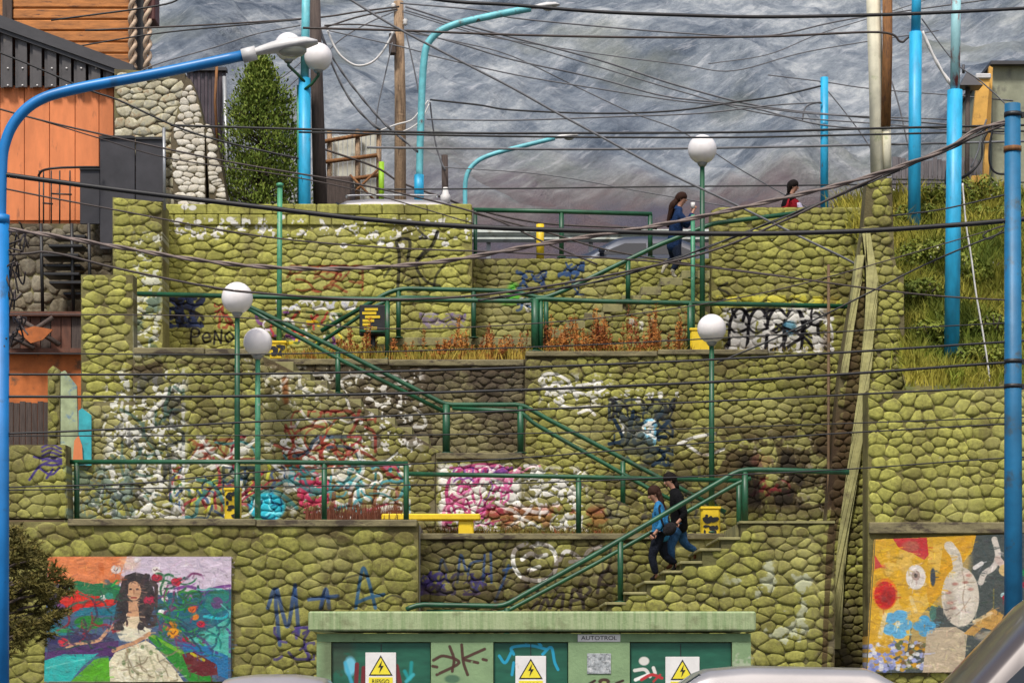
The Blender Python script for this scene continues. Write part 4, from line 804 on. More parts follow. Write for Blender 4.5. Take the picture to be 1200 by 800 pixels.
def lettering(txt, loc, size, mat, parent, w=None):
    cu = bpy.data.curves.new('lettering', 'FONT'); cu.body = txt; cu.size = size; cu.align_x = 'CENTER'; cu.align_y = 'CENTER'; cu.extrude = .0015
    tmp = bpy.data.objects.new('lettering_source', cu); me = bpy.data.meshes.new_from_object(tmp); me.name = 'lettering'; bpy.data.objects.remove(tmp)
    me.materials.clear(); me.materials.append(mat); o = bpy.data.objects.new('lettering', me); COL.objects.link(o)
    co = np.zeros(len(me.vertices)*3); me.vertices.foreach_get('co', co); co = co.reshape(-1, 3)
    if w: co[:, 0] *= w/max(np.ptp(co[:, 0]), .01)
    co = np.stack([co[:, 0], -co[:, 2], co[:, 1]], -1); me.vertices.foreach_set('co', co.ravel()); me.update()
    WL[o.name] = Vector(loc); o.parent = parent; o.location = Vector(loc)-WL[parent.name]
    return o
mWh = pm('white_enamel', (.72, .70, .68), .4, .08, 5, dirt=(.45, .42, .38), dth=.66); mYe = pm('yellow_enamel', (.78, .66, .04), .4, .06, 5)
nm_ = thing('name_plate', PT(702, 752, YH-.02), 'narrow white name plate with black lettering high on the cabin', 'sign')
mb = MB(); mb.box(X_(677), X_(727), YH+.012, YH+.028, PZ(751.5, YH), PZ(742.8, YH), bev=.004); link('plate', mb, mWh, nm_); lettering('AUTOTROL', PT(702, 747.2, YH+.008), .085, M['black'], nm_, S(42, YH))
for label, x0, x1, ya, yb_ in (('electric shock warning sign on the left cabin door', 428, 464, 764, 812), ('electric shock warning sign on the middle cabin door', 604, 640, 768, 816), ('electric shock warning sign on the right cabin door, half behind a car roof', 780, 820, 769, 817)):
    q = YH+.035; s_ = thing('warning_sign', PT((x0+x1)/2, yb_, q), label, 'sign', 'electric warning signs on the cabin doors'); cx = (x0+x1)/2
    mb = MB(); mb.box(X_(x0), X_(x1), q, q+.02, PZ(yb_, YH), PZ(ya, YH), bev=.004); link('plate', mb, mWh, s_)
    mb = MB(); mb.prism(W2([(cx-14, ya+27), (cx, ya+3), (cx+14, ya+27)], YH), q-.004, q-.001); link('border', mb, M['black'], s_)
    mb = MB(); mb.prism(W2([(cx-11.6, ya+25.6), (cx, ya+5.8), (cx+11.6, ya+25.6)], YH), q-.008, q-.0045); link('triangle', mb, mYe, s_)
    mb = MB(); mb.prism(W2([(cx+1.6, ya+9), (cx-3, ya+17.5), (cx-.2, ya+17), (cx-1.6, ya+24), (cx+3.4, ya+15.4), (cx+.4, ya+15.6)], YH), q-.012, q-.0085); link('lightning_bolt', mb, M['black'], s_)
    mb = MB(); mb.box(X_(cx-14), X_(cx+14), q-.006, q-.001, PZ(ya+46, YH), PZ(ya+29, YH)); link('text_panel', mb, mYe, s_)
    lettering('RIESGO', PT(cx, ya+34, q-.009), .085, M['black'], s_, S(20, YH)); lettering('ELECTRICO', PT(cx, ya+41, q-.009), .07, M['black'], s_, S(24, YH))
# ---------------------------------------------------------------- poles and street lamps
def pole(name, label, pts, r, mat, cat='pole', n=14, group=None, base=None):
    mb = MB(); mb.tube(pts, r, n); return one(name, mb, M[mat], label, cat, group)
def cobra(root, p, d, k=1.0):
    """flat tapering street-lamp head at the end of an arm; d = unit direction"""
    L = .95*k; mb = MB(); prof = [(0, .06, .06), (.12, .08, .09), (.3, .14, .12), (.55, .18, .14), (.8, .17, .10), (.95, .09, .03)]
    n = 12; vs = []
    for s_, w_, h_ in prof:
        c = p+d*(s_*k); side = d.cross(Vector((0, 0, 1))).normalized(); up = side.cross(d).normalized()
        for j in range(n): a = 2*math.pi*j/n; vs.append(c+side*(math.cos(a)*w_*k)+up*(math.sin(a)*h_*k*(1 if math.sin(a) > 0 else .35)))
    m_ = len(prof); fs = [(i*n+j, i*n+(j+1) % n, (i+1)*n+(j+1) % n, (i+1)*n+j) for i in range(m_-1) for j in range(n)]+[tuple(range(n-1, -1, -1)), tuple(range((m_-1)*n, m_*n))]
    mb.add(vs, fs, 0, True); link('lamp_head', mb, M['lamp_grey'], root)
    mb = MB(); c = p+d*(.58*k); mb.ball(c-Vector((0, 0, .05*k)), .14*k, 14, sc=(1.5, 1, .75)); link('lens', mb, M['lampglass'], root)
YL = 24.0
l1 = thing('street_lamp', (PX(1, YL), YL, .14), 'big blue curved street lamp at the left edge, its arm crossing the orange wall', 'street lamp')
mb = MB(); mb.tube([(PX(1, YL), YL, .0), PT(1, 258, YL)], .085, 16); link('post', mb, M['blue'], l1)
mb = MB(); mb.tube([PT(1, 258, YL)]+spline([PT(1, 250, YL), PT(2, 205, YL), PT(5, 172, YL), PT(18, 142, YL), (PT(45, 118, YL)), PT(90, 104, YL), PT(180, 87, YL), PT(286, 65, YL)], 6), .056, 14); link('arm', mb, M['blue'], l1)
mb = MB(); mb.tube([PT(1, 262, YL), PT(1, 252, YL)], .092, 16); link('collar', mb, M['blue'], l1)
mb = MB(); mb.tube([PT(284, 66, YL), PT(300, 62, YL)], .075, 12); link('sleeve', mb, M['lamp_grey'], l1)
cobra(l1, PT(296, 63, YL), Vector((.985, 0, .17)).normalized(), .72)
l2 = thing('utility_pole', (PX(1187, YL), YL, .14), 'thick blue steel pole at the right edge where the cables are tied', 'pole')
mb = MB(); mb.tube([(PX(1188, YL), YL, 0), PT(1186.5, 122, YL)], [.10, .082], 18); link('post', mb, M['deep_blue'], l2)
mb = MB(); mb.tube([PT(1186.5, 178, YL), PT(1186.5, 172, YL)], .093, 16); link('rusty_band', mb, M['rust'], l2)
for y in (135, 424, 453): mb = MB(); mb.tube([PT(1187, y+2, YL), PT(1187, y-3, YL)], .093, 14); mb.box(PX(1196, YL), PX(1200, YL), YL-.03, YL+.03, PZ(y+3, YL), PZ(y-3, YL)); link('clamp', mb, M['black'], l2)
def lampcurve(label, Y, pts, r, mat, kb, dirv_, zb=T3, lower=None):
    b = PT(pts[0][0], pts[0][1], Y); root = thing('street_lamp', (b.x, Y, zb), label, 'street lamp')
    mb = MB(); mb.tube([(b.x, Y, zb)]+spline([PT(x, y, Y) for x, y in pts], 6), r, 12); link('post', mb, M[mat], root)
    if lower: mb = MB(); mb.tube([PT(pts[0][0], lower, Y), PT(pts[0][0], 236, Y)], r*1.35, 12); link('lower_post', mb, M['cyan'], root)
    cobra(root, PT(pts[-1][0], pts[-1][1], Y), Vector(dirv_).normalized(), kb); return root
lampcurve('turquoise weathered street lamp curving right over the mountain, tallest of the curved ones', 49, [(491, 232), (493, 150), (497, 70), (506, 45), (530, 30), (580, 18), (622, 10)], .075, 'teal', .65, (1, 0, .12), lower=205)
lampcurve('small pale turquoise street lamp curving low right, above the street rail', 56, [(545, 242), (546, 210), (556, 192), (580, 180), (650, 162)], .055, 'teal', .6, (1, 0, .12))
l3 = thing('double_globe_lamp', PT(357, 250, 47.5), 'bright blue pole with two white globes on green brackets, beside the conifer', 'street lamp')
l3.location.z = T3; WL[l3.name] = l3.location.copy()
mb = MB(); mb.tube([(PX(357, 47.5), 47.5, T3), PT(357, 92, 47.5)], .125, 16); link('post', mb, M['cyan'], l3)
mb = MB(); mb.tube([PT(357, 92, 47.5), PT(359, -30, 47.5)], .085, 14); link('upper_post', mb, M['teal'], l3)
mb = MB(); mb.tube([PT(349.5, 100, 47.6), PT(350, 238, 47.6)], .03, 8); link('conduit', mb, M['green_light'], l3)
for x, y in ((338, 55), (373, 67)):
    mb = MB(); mb.tube([PT(357, 105 if x > 350 else 96, 47.4), PT((357+x)/2, 99 if x > 350 else 86, 47.35), PT(x, y+22, 47.3), PT(x, y+14, 47.3)], .032, 8); link('bracket', mb, M['green'], l3)
    mb = MB(); mb.ball(PT(x, y, 47.3), S(16.5, 47.3), 24); link('globe', mb, M['globe'], l3)
    mb = MB(); mb.lathe(PT(x, y+19, 47.3), [(.06, 0), (.1, .05), (.1, .08)], 12); link('collar', mb, M['steel'], l3)
def upole(label, Y, pts, r, mat, name='utility_pole', group=None): return pole(name, label, [PT(x, y, Y) for x, y in pts], r, mat, group=group)
w1 = upole('dark weathered wooden pole just right of the double globe lamp', 48.2, [(376, 262), (372, 120), (368, -30)], [.15, .13, .11], 'wood_dark')
u = thing('utility_pole', (PX(468, 50), 50, T3), 'tan wooden utility pole with splintered grain, cables fanning from its top', 'pole')
mb = MB(); mb.tube([(PX(469, 50), 50, T3), PT(469, 120, 50), PT(467, 2, 50)], [.135, .12, .105], 14); link('pole', mb, M['wood_tan'], u)
for y, x in ((12, 461), (30, 475), (45, 460)): mb = MB(); mb.lathe(PT(x, y, 49.9), [(.03, 0), (.06, .03), (.04, .07), (.06, .11), (.03, .14)], 10); link('insulator', mb, M['cable_white'], u)
mb = MB(); mb.box(PX(456, 49.8), PX(464, 49.8), 49.7, 49.9, PZ(64, 49.8), PZ(40, 49.8), bev=.02); link('junction_box', mb, M['wood_dark'], u)
upole('short dark post with hanging white cap right of the turquoise lamp', 49.5, [(522, 244), (521, 182)], .07, 'wood_dark')
mb = MB(); mb.lathe(PT(522, 238, 49.2), [(.10, 0), (.11, .15), (.07, .2), (.05, .33)], 12); one('meter_cap', mb, M['cable_white'], 'small white insulator cap hanging on the short dark post', 'insulator')
upole('short light blue post before the mountain, left of the cream pillar', 50, [(966, 252), (966, 91)], .085, 'cyan')
u = thing('concrete_pillar', PT(1040, 262, 46.8), 'tall leaning cream pillar with a rusty brown channel down its side', 'pole'); 
mb = MB(); mb.tube([PT(1031, 262, 46.8), PT(1027, 100, 46.8), PT(1022, -40, 46.8)], [.17, .15, .14], 4); link('pillar', mb, M['cream'], u)
mb = MB(); mb.tube([PT(1040, 206, 46.75), PT(1039, 148, 46.75)], .085, 10); link('pale_foot', mb, M['cream'], u)
mb = MB(); mb.tube([PT(1038, 148, 46.7), PT(1040, 60, 46.7), PT(1040, -40, 46.7)], .10, 10); link('rusty_channel', mb, M['rust'], u)
u = thing('utility_pole', PT(1072, 265, 45.7), 'plain sky blue pole rising from the top of the grassy bank', 'pole')
mb = MB(); mb.tube([PT(1071, 285, 45.7), PT(1073, 38, 45.7)], .125, 14); link('lower_post', mb, M['cyan'], u)
mb = MB(); mb.tube([PT(1073, 40, 45.7), PT(1075, -40, 45.7)], .095, 14); link('upper_post', mb, M['cyan'], u)
u = thing('utility_pole', PT(1115, 415, 40.8), 'sky blue pole with a rusty pale upper half, standing in the grassy bank', 'pole')
mb = MB(); mb.tube([PT(1115, 425, 40.8), PT(1119, 106, 40.8)], .135, 16); link('lower_post', mb, M['cyan'], u)
mb = MB(); mb.tube([PT(1119, 108, 40.8), PT(1121, -40, 40.8)], .085, 14); link('upper_post', mb, M['rusty_teal'], u)
M['old_pipe'] = pm('brown_pipe', (.12, .07, .032), .8, .35, 4, dirt=(.06, .04, .02), dth=.55)
upole('thin rusty downpipe on the dark wall beside the buttress', 41.1, [(971, 310), (971, 590), (975, 612), (979, 640), (978, 800), (978, 905)], .026, 'old_pipe', 'downpipe')
upole('yellow post standing on the street behind the green rail', 50, [(633, 303), (633, 263)], .085, 'yellow', 'bollard')
pl = pm('lime_paint', (.35, .62, .02), .5, .1); M['lime'] = pl; upole('lime green post before the rusty shed', 51, [(447, 245), (447, 190)], .06, 'lime', 'post')
# guard rail
g = thing('guard_rail', PT(660, 303, 53), 'pale steel guard rail across the street behind the green rail', 'guard rail')
mb = MB(); P = [(52.95, PZ(284, 53)), (52.9, PZ(281, 53)), (53.0, PZ(277, 53)), (52.9, PZ(273, 53)), (52.95, PZ(269, 53)), (53.03, PZ(269, 53)), (53.06, PZ(277, 53)), (53.03, PZ(284, 53))]; mb.prismx(P, PX(500, 53), PX(840, 53)); link('beam', mb, pm('galvanised_steel', (.34, .37, .34), .5, .2, 5, dirt=(.2, .2, .16), dth=.56), g)
for x in range(510, 840, 60): mb = MB(); mb.box(PX(x, 53), PX(x+5, 53), 53.07, 53.15, T3, PZ(271, 53)); link('post', mb, M['steel'], g)
# ---------------------------------------------------------------- houses at the left
natural = [(.50, .46, .33), (.38, .35, .22), (.62, .58, .44), (.28, .28, .24), (.45, .42, .27), (.33, .22, .12)]
mNat = stone_mat('natural_cobble', natural[0], None, (.12, .10, .06), .2, multi=natural); mNatJ = stone_mat('dark_joint_mortar', (.10, .08, .05), None, (.05, .04, .03), .3, mortar=True)
def plaster(name, c, dirt=None): return pm(name, c, .85, .1, 2, bump=.3, dirt=dirt, dth=.62)
oran = pm('orange_painted_board', (.66, .205, .07), .7, .18, 2.2, bump=.3, dirt=(.36, .12, .05), dth=.60, stretch=((1.6, 1, .4),))
oran2 = pm('weathered_orange_wall', (.46, .13, .03), .8, .3, 3, bump=.3, dirt=(.16, .07, .03), dth=.58)
plank = pm('varnished_plank', (.42, .155, .035), .6, .35, 3.5, bump=.5, dirt=(.13, .05, .02), dth=.56, stretch=((.7, 1, 4),))
cab = thing('log_cabin', PT(80, 100, 50), 'orange varnished plank house with twisted corner columns, top left', 'house')
Yc = 50; mb = MB(); mb.box(-14, PX(152, Yc), Yc+.06, Yc+1.2, T3, PZ(-40, Yc)); link('wall', mb, M['wood_dark'], cab)
for i in range(10):
    y = -42+i*13.2
    mb = MB(); mb.box(PX(15, Yc), PX(153, Yc), Yc-.05, Yc+.055, PZ(y+12.6, Yc), PZ(y, Yc), bev=.03); link('plank', mb, plank, cab)
mb = MB(); mb.box(PX(4, Yc), PX(15, Yc), Yc-.1, Yc+.05, PZ(90, Yc), PZ(-42, Yc)); link('corner_post', mb, M['wood_dark'], cab)
mb = MB(); mb.box(PX(-140, Yc), PX(4, Yc), Yc-.05, Yc+.05, PZ(90, Yc), PZ(-42, Yc)); link('plank', mb, plank, cab)
mb = MB(); mb.box(PX(160, Yc), PX(170, Yc), Yc-.02, Yc+.06, PZ(90, Yc), PZ(-42, Yc)); link('corner_post', mb, M['black'], cab)
rope = pm('pale_twisted_wood', (.46, .34, .24), .7, .3, 8, bump=.4)
for xc in (156.5, 174):
    mb = MB()
    for ph in (0, math.pi):
        pts = [(PX(xc, Yc)+.055*math.cos(ph+k*.55), Yc-.12+.055*math.sin(ph+k*.55), PZ(82, Yc)+k*.045) for k in range(52)]
        mb.tube(pts, .05, 6)
    link('twisted_column', mb, rope, cab)
mb = MB(); mb.box(PX(170, Yc), PX(183, Yc), Yc-.15, Yc+.5, PZ(26, Yc), PZ(-45, Yc), bev=.03); link('eave', mb, pm('dark_red_eave', (.10, .03, .025), .6, .3, 4), cab)
hs = thing('orange_house', PT(60, 260, 47.5), 'orange panelled house wall under a dark corrugated gable', 'house')
Yo = 47.5
mb = MB(); mb.prism([(-14, PZ(262, Yo)), (PX(116, Yo), PZ(262, Yo)), (PX(116, Yo), PZ(160, Yo)), (PX(133, Yo), PZ(160, Yo)), (PX(133, Yo), PZ(100, Yo)), (-14, PZ(100, Yo))], Yo+.05, Yo+2.2); link('wall', mb, oran, hs)
xs_ = [-150, -112, -74, -36, 0, 28.5, 58, 88, 116, 133]
for i in range(len(xs_)-1):
    mb = MB(); mb.box(PX(xs_[i], Yo)+.008, PX(xs_[i+1], Yo)-.008, Yo, Yo+.047, PZ(258 if xs_[i] < 116 else 160, Yo), PZ(103, Yo)); link('panel', mb, oran, hs)
corr = pm('dark_corrugated_sheet', (.085, .078, .078), .5, .25, 3, metal=.2, dirt=(.14, .12, .10), dth=.6); trim = pm('charcoal_trim', (.05, .048, .052), .5, .15, 3)
def topy(x): return 26+(x)*(82-26)/155
for i in range(-8, 9):
    xa, xb = i*17.2, (i+1)*17.2-1
    if xb > 134: xb = 134
    if xa > 130: break
    mb = MB(); Yk = Yo-.18
    mb.prism(W2([(xa+4, 102), (xb-2, 102), (xb-2, topy(max(xb, -60))+3), (xa+4, topy(max(xa, -60))+3)], Yk), Yk, Yk+.1); mb.prism(W2([(xa, 102), (xa+4, 102), (xa+4, topy(max(xa, -60))+3), (xa, topy(max(xa, -60))+3)], Yk), Yk+.06, Yk+.1)
    p_ = link('corrugated_sheet', mb, corr, hs)
    for yy in (80, 100):
        if yy > topy(xa)+8: mb = MB(); mb.lathe(PT((xa+xb)/2+1, yy, Yk-.02), [(.02, 0), (.02, .02)], 6, ax='y'); link('screw', mb, M['cable_white'], p_)
mb = MB(); mb.prism(W2([(-160, -42), (-160, -24), (156, 88), (156, 76)], Yo-.3), Yo-.3, Yo+2.4); link('roof_edge', mb, trim, hs)
mb = MB(); mb.prism(W2([(-160, -28), (-160, -20), (156, 94), (156, 88)], Yo-.25), Yo-.25, Yo-.1); link('gutter', mb, trim, hs)
# stone house gable and buttresses
def natwall(label, pts, Y, seed, sw=.24, sh=.17, T=.6, name='stone_gable', mat=None): return wall(name, label, pts, Y, mat or mNat, mNatJ, sw, sh, seed, T=T, limit=200, cat='wall')
natwall('natural cobble wall of cream and grey stones beside the orange panels', [(134, 245), (134, 81), (217, 86), (217, 245)], 47.0, 41, .27, .16)
pale = [(.62, .58, .50), (.70, .66, .58), (.50, .45, .36), (.58, .52, .42)]
mPl = stone_mat('whitish_cobble', pale[0], None, (.2, .16, .10), .15, multi=pale)
natwall('whitish stone buttress sloping beside the cobble wall, larger of the two', [(204, 245), (200, 160), (218, 90), (224, 94), (232, 115), (240, 150), (241, 245)], 46.75, 42, .2, .12, .5, mat=mPl)
natwall('whitish stone buttress nearest the conifer, smaller of the two', [(246, 245), (240, 145), (246, 146), (256, 175), (268, 245)], 46.75, 43, .2, .12, .5, mat=mPl)
gb = thing('ribbed_metal_wall', PT(245, 245, 49), 'dark ribbed metal wall of the stone house, next to the conifer', 'wall')
for i in range(11):
    xa = 219+i*4.2; mb = MB(); mb.box(PX(xa, 49), PX(xa+3.4, 49), 49-.03*(i % 2), 49.1, PZ(250, 49), PZ(82, 49)); link('rib', mb, pm('plum_metal', (.07, .05, .06), .5, .3, 4) if i == 0 else bpy.data.materials['plum_metal'], gb)
mb = MB(); mb.box(PX(218, 49), PX(266, 49), 48.9, 49.15, PZ(84, 49), PZ(80, 49)); link('top_trim', mb, trim, gb)
mb = MB(); mb.tube([PT(254, 78, 48.8), PT(252, 120, 48.8), PT(256, 190, 48.8)], .03, 8); link('rusty_pipe', mb, M['rust'], gb)
pole('drain_pipe', 'pale grey drain pipe leaning between ribbed metal wall and conifer', [PT(263, 90, 48.6), PT(266, 190, 48.6), PT(270, 225, 48.4), PT(280, 240, 48.2)], .05, 'steel', 'pipe')
gt = thing('metal_gate', PT(155, 290, 46.85), 'pair of dark metal gate sheets in front of the cobble wall', 'gate')
dk = pm('black_sheet_metal', (.035, .033, .038), .45, .35, 2.2, bump=.1, dirt=(.16, .15, .16), dth=.66)
for x0, y0, x1, y1, dy in ((117, 160, 158, 292, 0), (158.5, 161, 193, 236, .03), (93, 196, 116.5, 262, .06)):
    mb = MB(); mb.box(PX(x0, 46.75), PX(x1, 46.75), 46.75+dy, 46.8+dy, PZ(y1, 46.75), PZ(y0, 46.75), bev=.01); s_ = link('sheet', mb, dk, gt)
    mb = MB(); mb.box(PX(x0, 46.75), PX(x1, 46.75), 46.71+dy, 46.745+dy, PZ(y0+2.5, 46.75), PZ(y0, 46.75)+.01); link('frame', mb, M['black'], s_)
pole('fence_post', 'thin pale grey post at the right end of the dark gate sheets', [PT(193, 246, 44.7), PT(192, 150, 44.7)], .03, 'steel', 'post')
natd = [(.16, .13, .085), (.24, .20, .13), (.11, .085, .05), (.30, .26, .18), (.14, .10, .06)]
mNd = stone_mat('brown_cobble', natd[0], None, (.05, .04, .03), .4, multi=natd)
natwall('dark brown cobble wall under the orange house, behind the metal steps', [(-90, 370), (-90, 262), (131, 262), (131, 370)], 47.2, 44, .3, .24, .5, 'cobble_wall', mNd)
stp = thing('metal_stair', PT(75, 370, 46.4), 'black open metal steps with a thin curved railing below the orange house', 'stair')
for i, (x, y) in enumerate(((62, 275), (58, 287), (52, 299), (50, 309), (52, 320), (60, 331), (74, 342))):
    mb = MB(); mb.box(PX(x, 46.3), PX(x+44-abs(3-i)*2, 46.3), 46.3-.1*(i % 3), 46.8, PZ(y+3.4, 46.3), PZ(y, 46.3), bev=.01); link('tread', mb, M['black'], stp)
for x in (48, 84, 104): mb = MB(); mb.tube([PT(x, 262, 46.25), PT(x+2, 365, 46.25)], .035, 8); link('stringer_post', mb, M['black'], stp)
mb = MB(); mb.tube(spline([PT(45, 206, 46.3), PT(50, 200, 46.2), PT(66, 197, 46.1), PT(95, 196, 46.3), PT(116, 196, 46.6)], 5), .025, 8); link('top_rail', mb, M['black'], stp)
for x in (46, 51, 60, 70, 82): mb = MB(); mb.tube([PT(x, 200, 46.3), PT(x, 262, 46.3)], .015, 6); link('baluster', mb, M['black'], stp)
for y in (227, 238): mb = MB(); mb.tube([PT(50 if y > 230 else 60, y, 46.3), PT(62 if y > 230 else 84, y+1, 46.3)], .018, 6); link('cross_bar', mb, M['black'], stp)
# timber stage and lower orange wall
tb = thing('timber_shed', PT(50, 420, 45.6), 'brown timber frame with crossed braces above the lower orange wall', 'shed')
br = pm('brown_stained_timber', (.12, .045, .025), .7, .3, 4, bump=.4, stretch=((3, 3, .8),))
for i, x in enumerate(range(-60, 96, 12)):
    mb = MB(); mb.box(PX(x, 45.8), PX(x+11, 45.8), 45.8, 45.86, PZ(412, 45.8), PZ(368, 45.8)); link('board', mb, br if i % 3 else M['wood_dark'], tb)
for y in (365, 408): mb = MB(); mb.box(PX(-90, 45.7), PX(96, 45.7), 45.68, 45.79, PZ(y+5, 45.7), PZ(y, 45.7)); link('beam', mb, br, tb)
for a, b in (((12, 405), (62, 372)), ((20, 372), (70, 404)), ((5, 390), (40, 408))): mb = MB(); mb.tube([PT(*a, 45.55), PT(*b, 45.55)], .05, 4); link('brace', mb, M['wood_dark'], tb)
mb = MB(); mb.prism(W2([(20, 388), (40, 382), (62, 386), (50, 398), (36, 402)], 45.5), 45.5, 45.54); link('orange_board', mb, oran2, tb)
mb = MB(); mb.box(PX(-90, 45.9), PX(95, 45.9), 45.9, 46.6, PZ(545, 45.9), PZ(412, 45.9)); one('orange_wall', mb, oran2, 'low weathered orange wall under the brown timber frame', 'wall')
fe = thing('plank_fence', PT(25, 520, 44.5), 'dark brown plank fence in front of the low orange wall', 'fence')
for i in range(14):
    x = -40+i*7; mb = MB(); mb.box(PX(x, 44.5), PX(x+6.3, 44.5), 44.5, 44.55, PZ(522, 44.5), PZ(470+(i*37 % 3), 44.5)); link('plank', mb, M['wood_dark'], fe)
sP = stone_mat('small_pillar_stone', sc(B, .8), None, (.1, .08, .05), .4); wall('gate_pillar', 'narrow olive stone pillar before the low orange wall, left of the leaning board', [(56, 545), (56, 434), (62, 428), (70, 434), (70, 545)], 43.9, sP, mH, .16, .2, 45, T=.3, cat='pillar')
pg = pm('pale_green_panel', (.36, .42, .24), .7, .3, 4, dirt=(.16, .26, .34), dth=.56)
mb = MB(); mb.prism(W2([(71, 545), (71, 436), (76, 434), (90, 452), (92, 545)], 43.7), 43.7, 43.76); one('leaning_board', mb, pg, 'pale green board with a slanted top, leaning beside the narrow stone pillar', 'board')
cy = pm('turquoise_panel', (.03, .32, .36), .6, .3, 5, dirt=(.1, .1, .1), dth=.6)
mb = MB(); mb.prism(W2([(92, 545), (92, 481), (96, 478), (107, 486), (107, 545)], 42.3), 42.3, 42.34); one('leaning_board', mb, cy, 'narrow turquoise board standing against the lower stone pier', 'board')
mb = MB(); mb.prism(W2([(85, 542), (87, 516), (92, 510), (96, 522), (97, 542)], 42.25), 42.25, 42.28); one('leaning_board', mb, oran, 'small orange board beside the turquoise one, just above the rail end', 'board')
mb = MB(); r = random.Random(8)
for k in range(26):
    x, y = r.uniform(8, 26), r.uniform(275, 400); p = [PT(x+r.uniform(-10, 10), y+r.uniform(-22, 22), 24+r.uniform(-.1, .3)) for _ in range(3)]; mb.tube(spline(p, 4), .010, 5)
one('cable_tangle', mb, M['cable_brown'], 'tangle of loose dark wires bunched on the left blue lamp post', 'cables')
# far shed, top right house, fence
sh_ = thing('shed', PT(415, 240, 54), 'off white corrugated shed with rusty railings left of the tan pole', 'shed')
wc = pm('off_white_sheet', (.55, .54, .45), .7, .15, 3, dirt=(.3, .3, .24), dth=.58)
for i in range(11): mb = MB(); mb.box(PX(386+i*5.4, 54), PX(390.6+i*5.4, 54), 54, 54.05+.02*(i % 2), PZ(245, 54), PZ(160-i*.6, 54)); link('sheet', mb, wc, sh_)
for x in (386, 419, 444): mb = MB(); mb.tube([PT(x, 245, 53.8), PT(x, 152, 53.8)], .06, 6); link('post', mb, M['wood_tan'], sh_)
for a, b in (((380, 166), (446, 154)), ((380, 190), (442, 182)), ((380, 215), (444, 205))): mb = MB(); mb.tube([PT(*a, 53.7), PT(*b, 53.7)], .05, 6); link('rail', mb, M['rust'], sh_)
for a, b in (((404, 236), (446, 196)), ((410, 205), (440, 236))): mb = MB(); mb.tube([PT(*a, 53.6), PT(*b, 53.6)], .03, 5); link('brace', mb, M['rust'], sh_)
mb = MB(); mb.box(PX(368, 52), PX(412, 52), 52, 53.2, T3, PZ(206, 52), bev=.04); one('timber_crate', mb, M['wood_dark'], 'dark brown timber box in front of the off white shed', 'box')
h2 = thing('plastered_house', PT(1200, 250, 50), 'olive grey plastered house at the top right behind the blue pole', 'house')
mb = MB(); mb.box(PX(1163, 50), PX(1420, 50), 50, 54, T3-1, PZ(78, 50)); link('wall', mb, pm('olive_grey_plaster', (.27, .28, .20), .9, .25, 2, bump=.5, dirt=(.18, .18, .14), dth=.55), h2)
mb = MB(); mb.box(PX(1159, 50), PX(1420, 50), 49.8, 54.2, PZ(78, 50), PZ(74, 50)); link('roof_edge', mb, trim, h2)
yw = pm('ochre_timber', (.66, .36, .07), .6, .2, 4, dirt=(.3, .14, .04), dth=.6)
mb = MB(); mb.prism(W2([(1150, 245), (1157, 245), (1163, 80), (1159, 78)], 49.7), 49.65, 49.8); link('corner_trim', mb, yw, h2)
mb = MB(); mb.prism(W2([(1138, 150), (1154, 152), (1159, 92), (1144, 92)], 49.5), 49.4, 49.5); link('ochre_panel', mb, yw, h2)
mb = MB(); mb.box(PX(1142, 49.5), PX(1160, 49.5), 49.35, 49.6, PZ(94, 49.5), PZ(88, 49.5), bev=.02); link('panel_cap', mb, M['lamp_grey'], h2)
mb = MB(); mb.prism(W2([(1136, 224), (1152, 222), (1152, 206), (1138, 207)], 49.5), 49.4, 49.5); link('ochre_panel', mb, yw, h2)
mb = MB(); mb.prism(W2([(1130, 233), (1180, 217), (1180, 212), (1130, 227)], 49.2), 49.1, 49.25); link('brown_beam', mb, br, h2)
ln = thing('lantern', PT(1134, 245, 48.6), 'dark pyramid topped lantern on a thin post by the plastered house', 'lamp')
mb = MB(); c = PT(1136, 103, 48.6); mb.add([(c.x-.24, c.y-.24, c.z), (c.x+.24, c.y-.24, c.z), (c.x+.24, c.y+.24, c.z), (c.x-.24, c.y+.24, c.z), (c.x-.05, c.y, c.z+.34)], [(0, 1, 4), (1, 2, 4), (2, 3, 4), (3, 0, 4), (3, 2, 1, 0)]); link('cap', mb, trim, ln)
mb = MB(); mb.tube([PT(1129, 86, 48.6), PT(1129, 76, 48.6)], .03, 6); link('finial', mb, trim, ln)
mb = MB(); mb.tube([PT(1133, 245, 48.6), PT(1134, 103, 48.6)], .05, 8); link('post', mb, M['wood_dark'], ln)
f2 = thing('plank_fence', PT(1090, 255, 51), 'grey purple upright plank fence above the grassy bank', 'fence')
gp = pm('greyed_plank', (.16, .145, .155), .85, .3, 4, bump=.4, dirt=(.08, .07, .08), dth=.55, stretch=((3, 3, .5),)); r = random.Random(4)
for i in range(26): x = 1046+i*5.3; mb = MB(); mb.box(PX(x, 51), PX(x+4.7, 51), 51+r.uniform(0, .03), 51.06, PZ(262, 51), PZ(186+r.uniform(-3, 3), 51)); link('plank', mb, gp, f2)
for y in (205, 240): mb = MB(); mb.box(PX(1046, 51), PX(1184, 51), 51.065, 51.12, PZ(y+3, 51), PZ(y, 51)); link('rail', mb, gp, f2)
